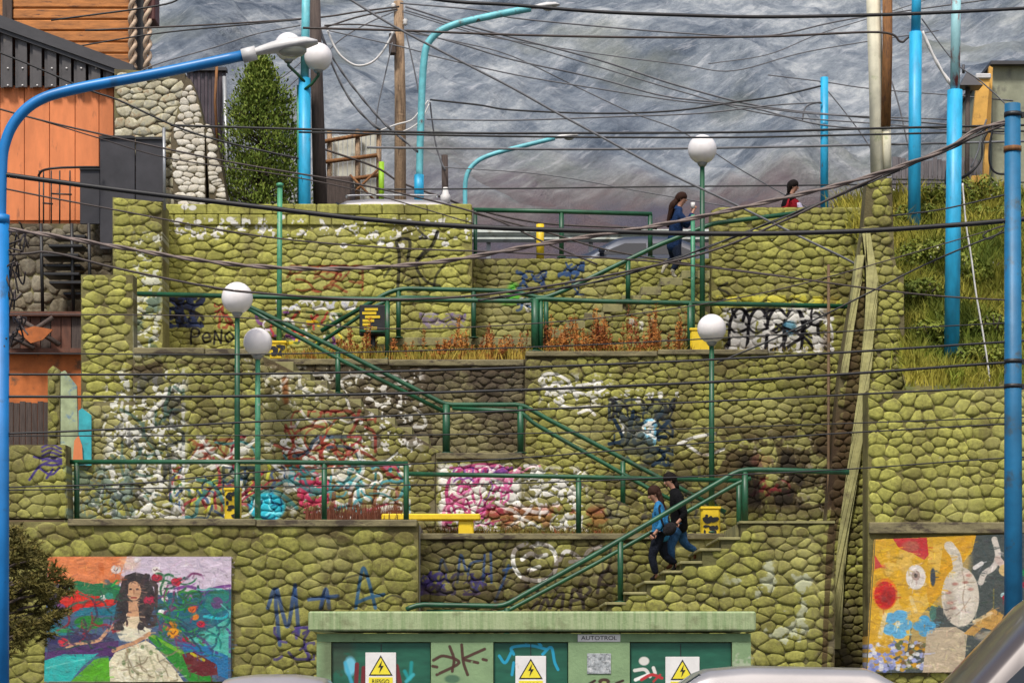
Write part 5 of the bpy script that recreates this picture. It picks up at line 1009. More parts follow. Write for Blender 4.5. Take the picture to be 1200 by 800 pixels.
# ---------------------------------------------------------------- grassy bank
def bankz(x, y):
    u = min(max((y-40.0)/7.4, 0), 1); z0_ = PZ(455, 40.0)-.05; z1_ = PZ(240, 47.4)
    return z0_+(z1_-z0_)*(u**.9)+.22*math.sin(x*1.3+y*.7)*math.sin(y*1.1)*min(1, u*6)*(1-u*.6)+.10*math.sin(x*3.1+y*2.3)*min(1, u*6)
mb = MB(); xs_ = [PX(1040, 42)+i*.3 for i in range(46)]; ys_ = [39.95+j*.3 for j in range(38)]
mb.add([(x, y, bankz(x, y)) for y in ys_ for x in xs_], [(j*46+i, j*46+i+1, (j+1)*46+i+1, (j+1)*46+i) for j in range(37) for i in range(45)], 0, True)
t = NT('bank_soil'); t.rough(.95); c = t.mix(t.ramp(t.noise(1.1, 5), [(.4, 0.), (.62, 1.)]), (.075, .085, .02), (.15, .115, .04)); t.col(c); t.bump(t.noise(8, 6), .8, .06)
structure('hillside', mb, t.m)
def leafmat(name, c1, c2, c3=None, scale=1.2):
    t = NT(name); t.rough(.7); t.b.inputs['Specular IOR Level'].default_value = .2
    c = t.mix(t.ramp(t.noise(scale, 4, .6), [(.36, 0.), (.62, 1.)]), c1, c2)
    if c3: c = t.mix(t.ramp(t.noise(scale*3.1, 3), [(.52, 0.), (.66, 1.)]), c, c3)
    t.col(c); return t.m
def blades(name, pos, hmin, hmax, wd, mat, seed, lean=.5):
    g = np.random.default_rng(seed); n = len(pos); P = np.array(pos)
    h = g.uniform(hmin, hmax, n); a = g.uniform(0, 6.28, n); dx, dy = np.cos(a)*wd, np.sin(a)*wd*.5; lx, ly = g.normal(0, lean, n)*h, g.normal(-.1, lean*.6, n)*h
    z = np.zeros(n)-.02
    v0 = P+np.stack([-dx, -dy, z], -1); v1 = P+np.stack([dx, dy, z], -1)
    v2 = P+np.stack([lx*.4+dx*.7, ly*.4+dy*.7, h*.6], -1); v3 = P+np.stack([lx*.4-dx*.7, ly*.4-dy*.7, h*.6], -1); v4 = P+np.stack([lx, ly, h], -1)
    vs = np.stack([v0, v1, v2, v3, v4], 1).reshape(-1, 3); o = np.arange(n)*5
    fs = np.stack([o, o+1, o+2, o+3], -1).tolist()+np.stack([o+3, o+2, o+4], -1).tolist()
    me = bpy.data.meshes.new(name); me.from_pydata(vs.tolist(), [], fs); me.materials.append(mat)
    ob = bpy.data.objects.new(name, me); COL.objects.link(ob); return tag(ob, kind='stuff')
def clump(mb, c, rad, n, size, r, squash=1.0, m=0, up=.3):
    for _ in range(n):
        d = Vector((r.gauss(0, 1), r.gauss(0, 1), r.gauss(0, 1))); d.normalize(); k = rad*r.uniform(.35, 1)**.6
        p = Vector(c)+Vector((d.x*k, d.y*k, d.z*k*squash)); nrm = (d+Vector((r.gauss(0, .5), r.gauss(0, .5), r.gauss(up, .5)))).normalized()
        a = nrm.orthogonal().normalized(); a.rotate(Matrix.Rotation(r.uniform(0, 6.28), 3, nrm)); b = nrm.cross(a); s_ = size*r.uniform(.6, 1.3)
        mb.add([p-a*s_*.5, p-b*s_*.28, p+a*s_*.6, p+b*s_*.28], [(0, 1, 2, 3)], m)
r = random.Random(12)
gm = leafmat('bank_grass', (.085, .12, .014), (.36, .31, .045), (.19, .23, .025), .7)
pos = []
while len(pos) < 26000:
    x, y = r.uniform(PX(1040, 42), PX(1290, 42)), r.uniform(40.05, 48.5); pos.append((x, y, bankz(x, y)))
blades('bank_grass', pos, .08, .34, .018, gm, 3)
tuft = []
for _ in range(170):
    cx, cy = r.uniform(PX(1040, 42), PX(1290, 42)), r.uniform(40.1, 48)
    for q in range(45): x, y = cx+r.gauss(0, .12), cy+r.gauss(0, .1); tuft.append((x, y, bankz(x, max(y, 40))))
blades('bank_tufts', tuft, .25, .62, .016, gm, 4, .42)
shr = leafmat('shrub_leaf', (.07, .10, .014), (.17, .20, .025), (.24, .24, .05), 2.2); flw = pm('small_white_flower', (.6, .6, .5), .6, .1)
SH = [(1070, 268, .5, 'dark green shrub at the foot of the plain blue pole, top of the bank'), (1100, 246, .42, 'green shrub between two blue poles at the top of the bank'), (1150, 240, .5, 'pale flowering shrub under the ochre panels at the top of the bank'), (1168, 262, .4, 'shrub just left of the right hand blue pole near the bank top'),
      (1088, 318, .6, 'big yellow green shrub in the upper middle of the bank'), (1075, 360, .5, 'dark low shrub beside the buttress halfway down the bank'), (1150, 330, .45, 'low shrub between the rusty blue pole and the right pole'), (1165, 392, .4, 'small shrub at the right edge halfway down the bank'), (1090, 405, .45, 'yellowish shrub low on the bank left of the rusty blue pole'), (1145, 432, .4, 'low shrub at the bottom of the bank beside the white hanging rope')]
for k, (px, py, rad, lab) in enumerate(SH):
    # find where this spot lies on the bank surface
    best = min(((abs(PZ(py, y)-bankz(PX(px, y), y)), y) for y in [40+i*.05 for i in range(150)])); y = best[1]; x = PX(px, y); z = bankz(x, y)
    rad *= 1.3; root = thing('shrub', (x, y, z), lab, 'shrub', 'shrubs on the grassy bank'); rr = random.Random(100+k)
    mb = MB()
    for q in range(9): a = rr.uniform(0, 6.28); rd = rad*rr.uniform(.2, .8); clump(mb, (x+math.cos(a)*rd, y+math.sin(a)*rd*.7, z+rad*rr.uniform(.15, .55)), rad*rr.uniform(.3, .5), 130, .085, rr, .8)
    link('foliage', mb, shr, root)
    mb = MB()
    for q in range(6): a = rr.uniform(0, 6.28); mb.tube([(x, y, z-.1), (x+math.cos(a)*rad*.3, y+math.sin(a)*rad*.3, z+rad*.3), (x+math.cos(a)*rad*.6, y+math.sin(a)*rad*.5, z+rad*.6)], [.02, .014, .006], 5)
    link('stem', mb, M['wood_dark'], root)
    if k in (2, 3, 6, 4):
        mb = MB(); clump(mb, (x, y-.1, z+rad*.45), rad*.85, 12, .05, rr, .7); link('flowers', mb, flw, root)
# weeds on the terraces
r = random.Random(21); weed = leafmat('rusty_dock_weed', (.24, .06, .02), (.46, .20, .04), (.20, .07, .025), 2.6)
mb = MB()
for k in range(430):
    px = r.choice((r.uniform(372, 620), r.uniform(635, 804), r.uniform(640, 800))) ; y = r.uniform(44.05, 44.9); x = PX(px, y); hgt = r.uniform(.35, .92)*(1.15 if 640 < px < 820 else .95)
    if math.sin(px*.11)+.7*math.sin(px*.047+1) < -.25 and r.random() < .8: continue
    hgt *= .8+.3*math.sin(px*.19)
    z = T2-.05; lx, ly = r.gauss(0, .05), r.gauss(0, .04)
    mb.tube([(x, y, z), (x+lx*.5, y+ly*.5, z+hgt*.5), (x+lx, y+ly, z+hgt)], [.008, .006, .003], 4)
    for q in range(30):
        u = r.uniform(.35, 1)**.8; s_ = .055*(1.25-u*.6); p = Vector((x+lx*u, y+ly*u, z+hgt*u)); d = Vector((r.gauss(0, 1), r.gauss(0, 1), r.gauss(.6, .5))).normalized(); b = d.orthogonal().normalized()
        mb.add([p, p+d*s_*.6+b*s_*.35, p+d*s_*1.5, p+d*s_*.6-b*s_*.35], [(0, 1, 2, 3)])
tag(link('terrace_weeds', mb, weed), kind='stuff')
yg = leafmat('yellow_grass', (.16, .16, .02), (.46, .33, .06), (.34, .15, .03), 1.6)
pos = [(PX(px, y), y, T2-.03) for px, y in ((r.uniform(330, 995), r.uniform(44.02, 45.0)) for _ in range(9000)) if px < 835 or r.random() < .2]
blades('terrace_grass', pos, .08, .32, .012, yg, 5, .35)
gg = leafmat('lower_terrace_grass', (.11, .11, .02), (.22, .16, .03), (.24, .06, .02), 1.8)
pos = [(PX(px, y), y, T1R-.02) for px, y in ((r.uniform(505, 800), r.uniform(41.7, 42.3)) for _ in range(3600))]
blades('lower_terrace_grass', pos, .08, .33, .011, gg, 6, .35)
pos = [(PX(px, y), y, T1-.02) for px, y in ((r.uniform(360, 475), r.uniform(41.5, 42.2)) for _ in range(900))]
blades('dead_stalks', pos, .2, .55, .012, leafmat('dead_stalk', (.20, .06, .03), (.13, .05, .03)), 7, .15)
# conifer
def conifer(label, px, ytop, ybot, Y, wpx, seed, mat, z0_):
    zt, zb = PZ(ytop, Y), z0_; x0_ = PX(px, Y); H_ = zt-zb; W_ = S(wpx, Y)/2; rr = random.Random(seed)
    root = thing('conifer', (x0_, Y, zb), label, 'tree'); mb = MB(); mb.tube([(x0_, Y, zb), (x0_+.03, Y, zb+H_*.5), (x0_, Y, zt-.1)], [.12, .07, .02], 8); link('trunk', mb, M['wood_dark'], root)
    mb = MB(); n = 520
    for k in range(n):
        u = rr.random()**.9; a = rr.uniform(0, 6.28); rad = W_*(1-u**4.5)*rr.uniform(.45, 1.15)*(1+.12*math.sin(a*3+u*9))*(1.0 if u > .08 else .8)
        c = Vector((x0_+math.cos(a)*rad, Y+math.sin(a)*rad, zb+H_*u)); mb.tube([(x0_, Y, zb+H_*max(u-.05, 0)), c], [.02, .005], 4, 1, False)
        d = Vector((math.cos(a)*.4, math.sin(a)*.4, 1)).normalized()
        for q in range(52):
            p = c+Vector((rr.gauss(0, .10), rr.gauss(0, .10), rr.gauss(0, .13))); e = (d+Vector((rr.gauss(0, .5), rr.gauss(0, .5), rr.gauss(0, .4)))).normalized(); b = e.orthogonal().normalized(); b.rotate(Matrix.Rotation(rr.uniform(0, 6.28), 3, e)); s_ = rr.uniform(.045, .10)
            mb.add([p, p+e*s_*.5+b*s_*.25, p+e*s_, p+e*s_*.5-b*s_*.25], [(0, 1, 2, 3)])
    link('crown', mb, [mat, M['wood_dark']], root)
conifer('dense green cypress between the stone house and the blue double lamp', 306, 76, 250, 48.2, 94, 3, leafmat('cypress_leaf', (.07, .11, .015), (.16, .22, .03), (.24, .27, .05), 3.0), T3)
# dark pine branch at the lower left
root = thing('pine_shrub', (PX(20, 34), 34, .14), 'dark ragged pine at the lower left corner, overlapping the mural edge', 'tree'); rr = random.Random(77)
mb = MB(); tr = spline([(PX(-20, 34), 34, .14), (PX(-12, 34), 34, 1.4), PT(-5, 700, 34), PT(5, 640, 34)], 4); mb.tube(tr, [.11-.08*i/len(tr) for i in range(len(tr))], 7); link('trunk', mb, M['wood_dark'], root)
mb = MB()
for (x, y) in [(10, 625), (25, 640), (5, 650), (40, 655), (18, 665), (55, 672), (30, 680), (68, 684), (8, 690), (50, 695), (25, 700), (62, 706), (12, 715), (40, 718), (58, 722), (20, 732), (5, 740), (36, 742), (52, 736), (15, 758), (-10, 640), (-15, 690), (-12, 735), (30, 655), (45, 685)]:
    c = PT(x, y, 34+rr.uniform(-.35, .35)); mb.tube([PT(-5, y+18, 34), (PT(-5, y+18, 34)+c)/2+Vector((0, 0, .04)), c], [.03, .02, .008], 5, 1)
    for k in range(14):
        c2 = c+Vector((rr.gauss(0, .11), rr.gauss(0, .12), rr.gauss(0, .07))); d = Vector((rr.gauss(.7, .5), rr.gauss(0, .6), rr.gauss(.1, .35))).normalized()
        for q in range(46):
            p = c2+d*rr.uniform(-.1, .14); e = (d*.7+Vector((rr.gauss(0, .6), rr.gauss(0, .6), rr.gauss(.15, .5)))).normalized(); b = e.orthogonal().normalized(); s_ = rr.uniform(.05, .11)
            mb.add([p-b*.010, p+b*.010, p+e*s_], [(0, 1, 2)])
link('crown', mb, [leafmat('pine_needle', (.06, .055, .014), (.13, .11, .025), (.18, .14, .035), 4), M['wood_dark']], root)
# ---------------------------------------------------------------- cables
def cable(label, Y, pts, px, mat='cable', twist=False, Y2=None, group=None, name='cable'):
    P = []; xa, xb = pts[0][0], pts[-1][0]
    for x, y in pts:
        yy = Y if Y2 is None else Y+(Y2-Y)*(x-xa)/((xb-xa) or 1)
        P.append(PT(x, y, yy))
    Q = spline(P, 7); rad = px*.5*Y/F
    if not twist:
        mb = MB(); mb.tube(Q, rad, 6); return one(name, mb, M[mat], label, 'cable', group)
    L = [0]
    for a, b in zip(Q[:-1], Q[1:]): L.append(L[-1]+(b-a).length)
    n = int(L[-1]/.05); D = []; j = 0
    for k in range(n+1):
        s_ = L[-1]*k/n
        while j < len(L)-2 and L[j+1] < s_: j += 1
        t_ = (s_-L[j])/max(L[j+1]-L[j], 1e-6); D.append(Q[j].lerp(Q[j+1], t_))
    root = thing(name, Q[0], label, 'cable', group)
    for ph in (0, math.pi):
        mb = MB(); mb.tube([p+Vector((0, math.cos(ph+k*.42), math.sin(ph+k*.42)))*rad*.5 for k, p in enumerate(D)], rad*.62, 5); link('strand', mb, M[mat], root)
    return root
XR = 1400
G1 = 'overhead cables crossing in front of the walls'
cable('thick black cable falling from the left edge and tied to the right blue pole', 24, [(-260, 165), (-20, 201), (150, 224), (300, 242), (430, 257), (560, 266), (700, 271), (850, 274), (1000, 271), (1115, 264), (1187, 258), (XR, 238)], 6.2, group=G1)
cable('faded twisted cable sagging below the parapet then rising to the top of the right pole', 24, [(-260, 225), (-20, 264), (60, 276), (130, 288), (220, 303), (300, 312), (400, 315), (520, 306), (640, 285), (760, 266), (870, 243), (1000, 212), (1100, 178), (1145, 152), (1187, 141)], 5.4, 'cable_pink', True, group=G1)
cable('thin dark cable crossing the upper wall from the orange house to the right pole', 24, [(-260, 165), (0, 220), (130, 245), (300, 276), (450, 290), (600, 296), (760, 306), (900, 322), (1060, 343), (1187, 352), (XR, 360)], 2.1, 'cable_brown', group=G1)
cable('thin cable from the wire tangle rising past the right parapet to the pole top', 24, [(-200, 300), (10, 298), (60, 296), (140, 315), (240, 335), (300, 343), (430, 351), (560, 346), (700, 325), (830, 295), (920, 258), (1000, 220), (1080, 186), (1187, 142)], 3.0, 'cable_brown', group=G1)
cable('thin cable level with the upper terrace rail on the left, just below it', 24, [(-260, 364), (30, 368), (260, 371), (450, 385), (640, 378), (800, 360), (950, 330), (1187, 262)], 1.5, 'cable_brown', group=G1)
cable('thin cable sloping from the graffiti up to the thick cable at the right pole', 24.2, [(840, 425), (900, 400), (960, 372), (1040, 332), (1080, 312), (1130, 290), (1187, 268)], 2.3, group=G1)
cable('level hairline cable crossing the weeds of the upper terrace', 24, [(-260, 416), (0, 414), (300, 415), (640, 406), (900, 393), (1187, 378), (XR, 368)], 1.6, group=G1)
cable('black cable crossing level over the terrace wall top, uppermost of the thick pair', 24, [(-260, 437), (0, 438.5), (300, 438), (600, 431), (900, 418), (1187, 400), (XR, 387)], 3.0, group=G1)
cable('thickest level black cable, just above the middle stair landing rail', 24, [(-260, 462), (0, 464.5), (300, 464), (600, 457), (900, 444), (1187, 424), (XR, 410)], 3.5, group=G1)
cable('level cable crossing the middle stair landing rail, below the thick pair', 24, [(-260, 514), (0, 508), (150, 502), (300, 494), (600, 481), (900, 467), (1187, 453), (XR, 443)], 2.5, group=G1)
cable('hairline level cable crossing the blue black tag', 24, [(-260, 510), (0, 510.5), (300, 510), (600, 508), (900, 499), (1187, 489), (XR, 482)], 1.5, group=G1)
cable('thin cable rising gently right, from below the corner scribble to the tag wall', 24, [(-260, 580), (0, 571), (160, 566), (300, 553), (600, 537), (900, 513), (1187, 496), (XR, 484)], 1.9, group=G1)
cable('lowest level cable, just below the lower terrace rail', 24, [(-260, 575), (0, 574), (300, 570), (600, 566), (860, 556), (1000, 549), (1187, 536), (XR, 528)], 1.7, group=G1)
cable('second cable over the orange house, fading behind the parapet', 26, [(-220, 60), (0, 128), (130, 160), (270, 190), (420, 216), (560, 250), (640, 285), (700, 310)], 2.3, 'cable_brown', group=G1)
cable('cable crossing the orange panels close under the bigger one', 26.3, [(-220, 70), (0, 128), (60, 145), (116, 162), (200, 186), (330, 205), (430, 226), (555, 262)], 1.5, 'cable_brown', group=G1)
cable('cable falling from the corrugated gable across the curved blue arm', 26, [(-220, -20), (0, 62), (100, 104), (140, 118), (210, 150), (270, 168), (350, 186)], 2.4, group=G1)
G2 = 'overhead cables against the mountain'
cable('thickest black cable at the very top of the view', 22, [(300, -40), (500, -2), (600, 6), (700, 14), (800, 18), (900, 20), (1050, 17), (1200, 10), (XR, -2)], 4.2, group=G2)
cable('brown cable running level just under the top cable to the cream pillar', 46, [(355, 33), (468, 36), (600, 41), (750, 44), (900, 43), (1030, 38), (1055, 49), (1062, 46), (1073, 37)], 2.8, 'cable_brown', group=G2)
cable('double level cable touching the top of the tallest globe lamp, upper strand', 43, [(200, 147), (370, 152), (540, 156), (700, 156), (870, 155), (1010, 151), (1187, 147), (XR, 142)], 2.9, group=G2)
cable('level cable immediately under the double strand, with dark splice', 43, [(350, 155), (540, 159), (700, 161), (870, 161), (1010, 158), (1187, 154), (XR, 150)], 2.4, group=G2)
cable('lower level cable passing behind the tallest globe lamp', 47, [(430, 173), (540, 174), (700, 175), (870, 173), (1010, 170), (1187, 166), (XR, 160)], 2.9, 'cable_grey', group=G2)
cable('hairline level cable above the street rail, behind the woman in navy', 48, [(440, 222), (600, 221), (760, 219), (960, 217), (1187, 214), (XR, 208)], 1.9, group=G2)
cable('thin cable from the far left of the parapet to the right over the mountain foot', 48, [(520, 196), (640, 205), (760, 226), (900, 250)], 1.3, 'cable_grey', group=G2)
cable('heavy diagonal cable descending from the top to the right parapet', 42, [(395, -10), (460, 30), (540, 72), (600, 103), (650, 131), (700, 158), (780, 201), (862, 240), (937, 277), (1000, 308), (1062, 345)], 2.8, 'cable_grey', group=G2)
T_ = 49.8
cable('cable from the tan pole top to the upper right, highest of its fan', T_, [(469, 4), (560, 12), (600, 21), (700, 31), (800, 39), (900, 42), (1000, 22), (1200, -6)], 1.9, 'cable_grey', group=G2)
cable('cable from the tan pole falling to the right across the mountain middle', T_, [(475, 8), (540, 28), (600, 44), (700, 70), (800, 102), (900, 126), (1040, 140), (1187, 152)], 2.3, 'cable_grey', group=G2)
cable('paired cable just below the middle one of the tan pole fan', T_, [(475, 12), (540, 32), (600, 48), (700, 78), (800, 108), (900, 134), (1040, 146), (1187, 158)], 1.7, 'cable_grey', group=G2)
cable('cable from the tan pole passing under the curved turquoise arm, third of its fan', T_, [(472, 14), (560, 40), (640, 54), (720, 66), (800, 76), (860, 83), (950, 60), (1100, 36)], 1.4, 'cable_grey', group=G2)
cable('cable from the tan pole descending slowly to the light blue post', T_, [(477, 35), (540, 52), (600, 70), (700, 92), (780, 113), (870, 124), (960, 146), (1040, 152)], 2.0, 'cable_grey', group=G2)
cable('steeper cable from the tan pole, ending behind the globe lamp', T_, [(477, 38), (540, 50), (600, 66), (680, 104), (740, 132), (800, 155), (870, 200), (980, 262)], 1.5, 'cable_grey', group=G2)
cable('cable from the turquoise lamp bend to the light blue post, shallow', 49, [(495, 63), (600, 87), (700, 104), (800, 119), (870, 124), (960, 134), (1110, 140)], 1.7, 'cable_grey', group=G2)
cable('sagging cable between turquoise lamp and light blue post, upper', 49, [(504, 117), (560, 123), (600, 129), (700, 133), (790, 130), (860, 120), (910, 113), (962, 101)], 2.2, 'cable', group=G2)
cable('sagging cable between turquoise lamp and light blue post, lower', 49, [(500, 140), (600, 141), (720, 137), (820, 133), (900, 124), (945, 121), (962, 120)], 1.8, 'cable_grey', group=G2)
cable('short loop hanging at the light blue post', 49.9, [(940, 142), (944, 126), (955, 121), (963, 121)], 2, 'cable_grey', group=G2)
cable('cable from light blue post to the rusty blue pole', 50, [(900, 88), (965, 96), (1020, 104), (1118, 112), (1187, 118)], 1.5, 'cable_grey', group=G2)
cable('cable rising to the top right corner past the plain blue pole', 48, [(830, 75), (900, 64), (960, 40), (1040, 15), (1120, -12)], 1.2, 'cable_grey', group=G2)
cable('guy cable from the plain blue pole down to the rusty blue pole', 46, [(1080, 22), (1118, 72), (1150, 96), (1187, 130)], 1.6, 'cable_grey', group=G2)
cable('thin cable slanting behind the cream pillar', 52, [(960, 95), (985, 125), (1010, 158), (1030, 190)], 1.5, 'cable_grey', group=G2)
cable('guy wire slanting behind the plain blue pole towards the fence', 52, [(1045, 95), (1055, 130), (1064, 170), (1072, 200)], 1.8, 'cable_grey', group=G2)
G3 = 'cables around the wooden poles'
cable('cable from the tan pole top left to the double lamp pole, highest', 49.5, [(468, 8), (420, 14), (370, 21), (250, 29), (100, 36)], 2.1, 'cable_brown', group=G3)
cable('cable from the tan pole top left, second', 49.5, [(466, 11), (420, 20), (385, 31), (372, 34)], 2.0, 'cable_brown', group=G3)
cable('thin slanting cable from the tan pole to the dark pole', 49.5, [(466, 12), (430, 28), (400, 46), (374, 70), (340, 100), (320, 118)], 1.4, 'cable_grey', group=G3)
cable('level thin cable from dark wooden pole to tan pole', 49.2, [(380, 30), (420, 29), (468, 34)], 1.8, 'cable_brown', group=G3)
cable('slightly falling cable from dark wooden pole across the tan pole', 49.2, [(385, 36), (430, 46), (470, 55), (497, 62)], 1.5, 'cable_grey', group=G3)
cable('white loop of cable hanging between the dark pole and the tan pole', 49.3, [(384, 36), (392, 55), (402, 68), (418, 77), (436, 73), (450, 58), (462, 36)], 2.6, 'cable_white', group=G3)
cable('thick twisted cable bundle falling from the dark pole to the shed, left', 48.6, [(372, 28), (384, 62), (398, 95), (414, 122), (436, 145), (446, 152)], 3.6, 'cable_grey', True, group=G3)
cable('thick twisted cable bundle falling from the dark pole to the tan pole, right', 48.6, [(372, 16), (380, 48), (398, 80), (422, 112), (448, 142), (468, 160), (490, 178)], 3.6, 'cable_grey', True, group=G3)
cable('thin pale cable from the shed to the turquoise lamp', 49, [(446, 153), (465, 146), (482, 141), (492, 130), (502, 118)], 2.0, 'cable_white', group=G3)
cable('lower pale cable from the tan pole foot to the turquoise lamp', 49, [(470, 155), (482, 150), (494, 140), (503, 122)], 1.8, 'cable_white', group=G3)
cable('wire bundle hanging down from the turquoise lamp to the short dark post', 49.3, [(504, 120), (507, 145), (511, 170), (518, 192), (522, 200)], 3, 'cable_grey', True, group=G3)
cable('thin wire between tan pole and turquoise lamp, steep', 49.5, [(475, 35), (484, 75), (492, 115)], 1.6, 'cable_grey', group=G3)
cable('thin wire falling from the tan pole box to the shed', 49.5, [(460, 50), (452, 85), (443, 125), (440, 150)], 1.4, 'cable_grey', group=G3)
cable('loose wire from the shed sagging behind the white car roof', 50, [(380, 175), (440, 196), (470, 214), (520, 232), (560, 246), (640, 262), (770, 268)], 2.6, 'cable_brown', group=G3)
cable('thin wire crossing the street rail towards the woman in navy', 45.4, [(555, 250), (640, 272), (700, 290), (760, 302), (830, 312), (920, 324)], 2.2, 'cable_brown', group=G3)
cable('wire from the top left corner behind the blue arm', 49, [(60, 60), (180, 40), (300, 28), (352, 23)], 1.8, group=G3)
cable('thin wire rising from the stone gable to the double globe lamp', 49, [(150, 92), (182, 76), (250, 56), (300, 40), (352, 30)], 1.5, 'cable_grey', group=G3)
cable('short black wire crossing the eave of the plank house', 48, [(60, 24), (185, 7), (215, -4)], 2.2, group=G3)
cable('wire rising behind the cypress top', 49, [(318, 100), (345, 80), (365, 60)], 1.3, 'cable_grey', group=G3)
G4 = 'cables hanging by the right pole'
cable('thick black bundle looping from the right pole down to the left', 25, [(1187, 140), (1160, 148), (1120, 172), (1080, 188), (1040, 205), (990, 226), (900, 262), (800, 300), (700, 330), (560, 352)], 3.2, 'cable', True, group=G4)
cable('white hanging rope on the bank between the rusty blue pole and right pole', 40.2, [(1128, 215), (1132, 262), (1138, 300), (1144, 345), (1151, 385), (1158, 430), (1160, 452)], 3.0, 'cable_white', True, group=G4)
cable('pale strap stretched from the plain blue pole to the rusty pole', 42.6, [(1081, 37), (1092, 62), (1104, 84), (1116, 101)], 5, 'cable_white', True, group=G4)
cable('dark wire bundle dropping behind the rusty blue pole', 41.4, [(1160, 150), (1152, 165), (1150, 185), (1140, 200), (1120, 212), (1108, 214), (1112, 190), (1118, 176)], 3.8, 'cable', True, group=G4)
cable('purple grey wires hanging beside the lantern', 41.2, [(1156, 140), (1150, 160), (1146, 178), (1138, 196)], 2.8, 'cable_grey', True, group=G4)
cable('black loop hanging left of the right pole', 24.2, [(1164, 148), (1160, 170), (1160, 192), (1168, 203), (1186, 204)], 2.6, group=G4)
cable('small loop of wire under the thick cable at the right pole', 24.2, [(1187, 262), (1165, 268), (1152, 276), (1160, 280), (1175, 270)], 2, group=G4)
cable('wire from the fence to the right pole over the bank', 30, [(1045, 253), (1100, 246), (1150, 235), (1187, 226)], 2.0, group=G4)
cable('pale sagging wire before the plank fence', 50, [(1046, 222), (1062, 232), (1085, 231), (1103, 222)], 1.8, 'cable_white', group=G4)
cable('level wire before the plank fence', 50, [(1046, 210), (1100, 211), (1140, 213)], 2.2, group=G4)
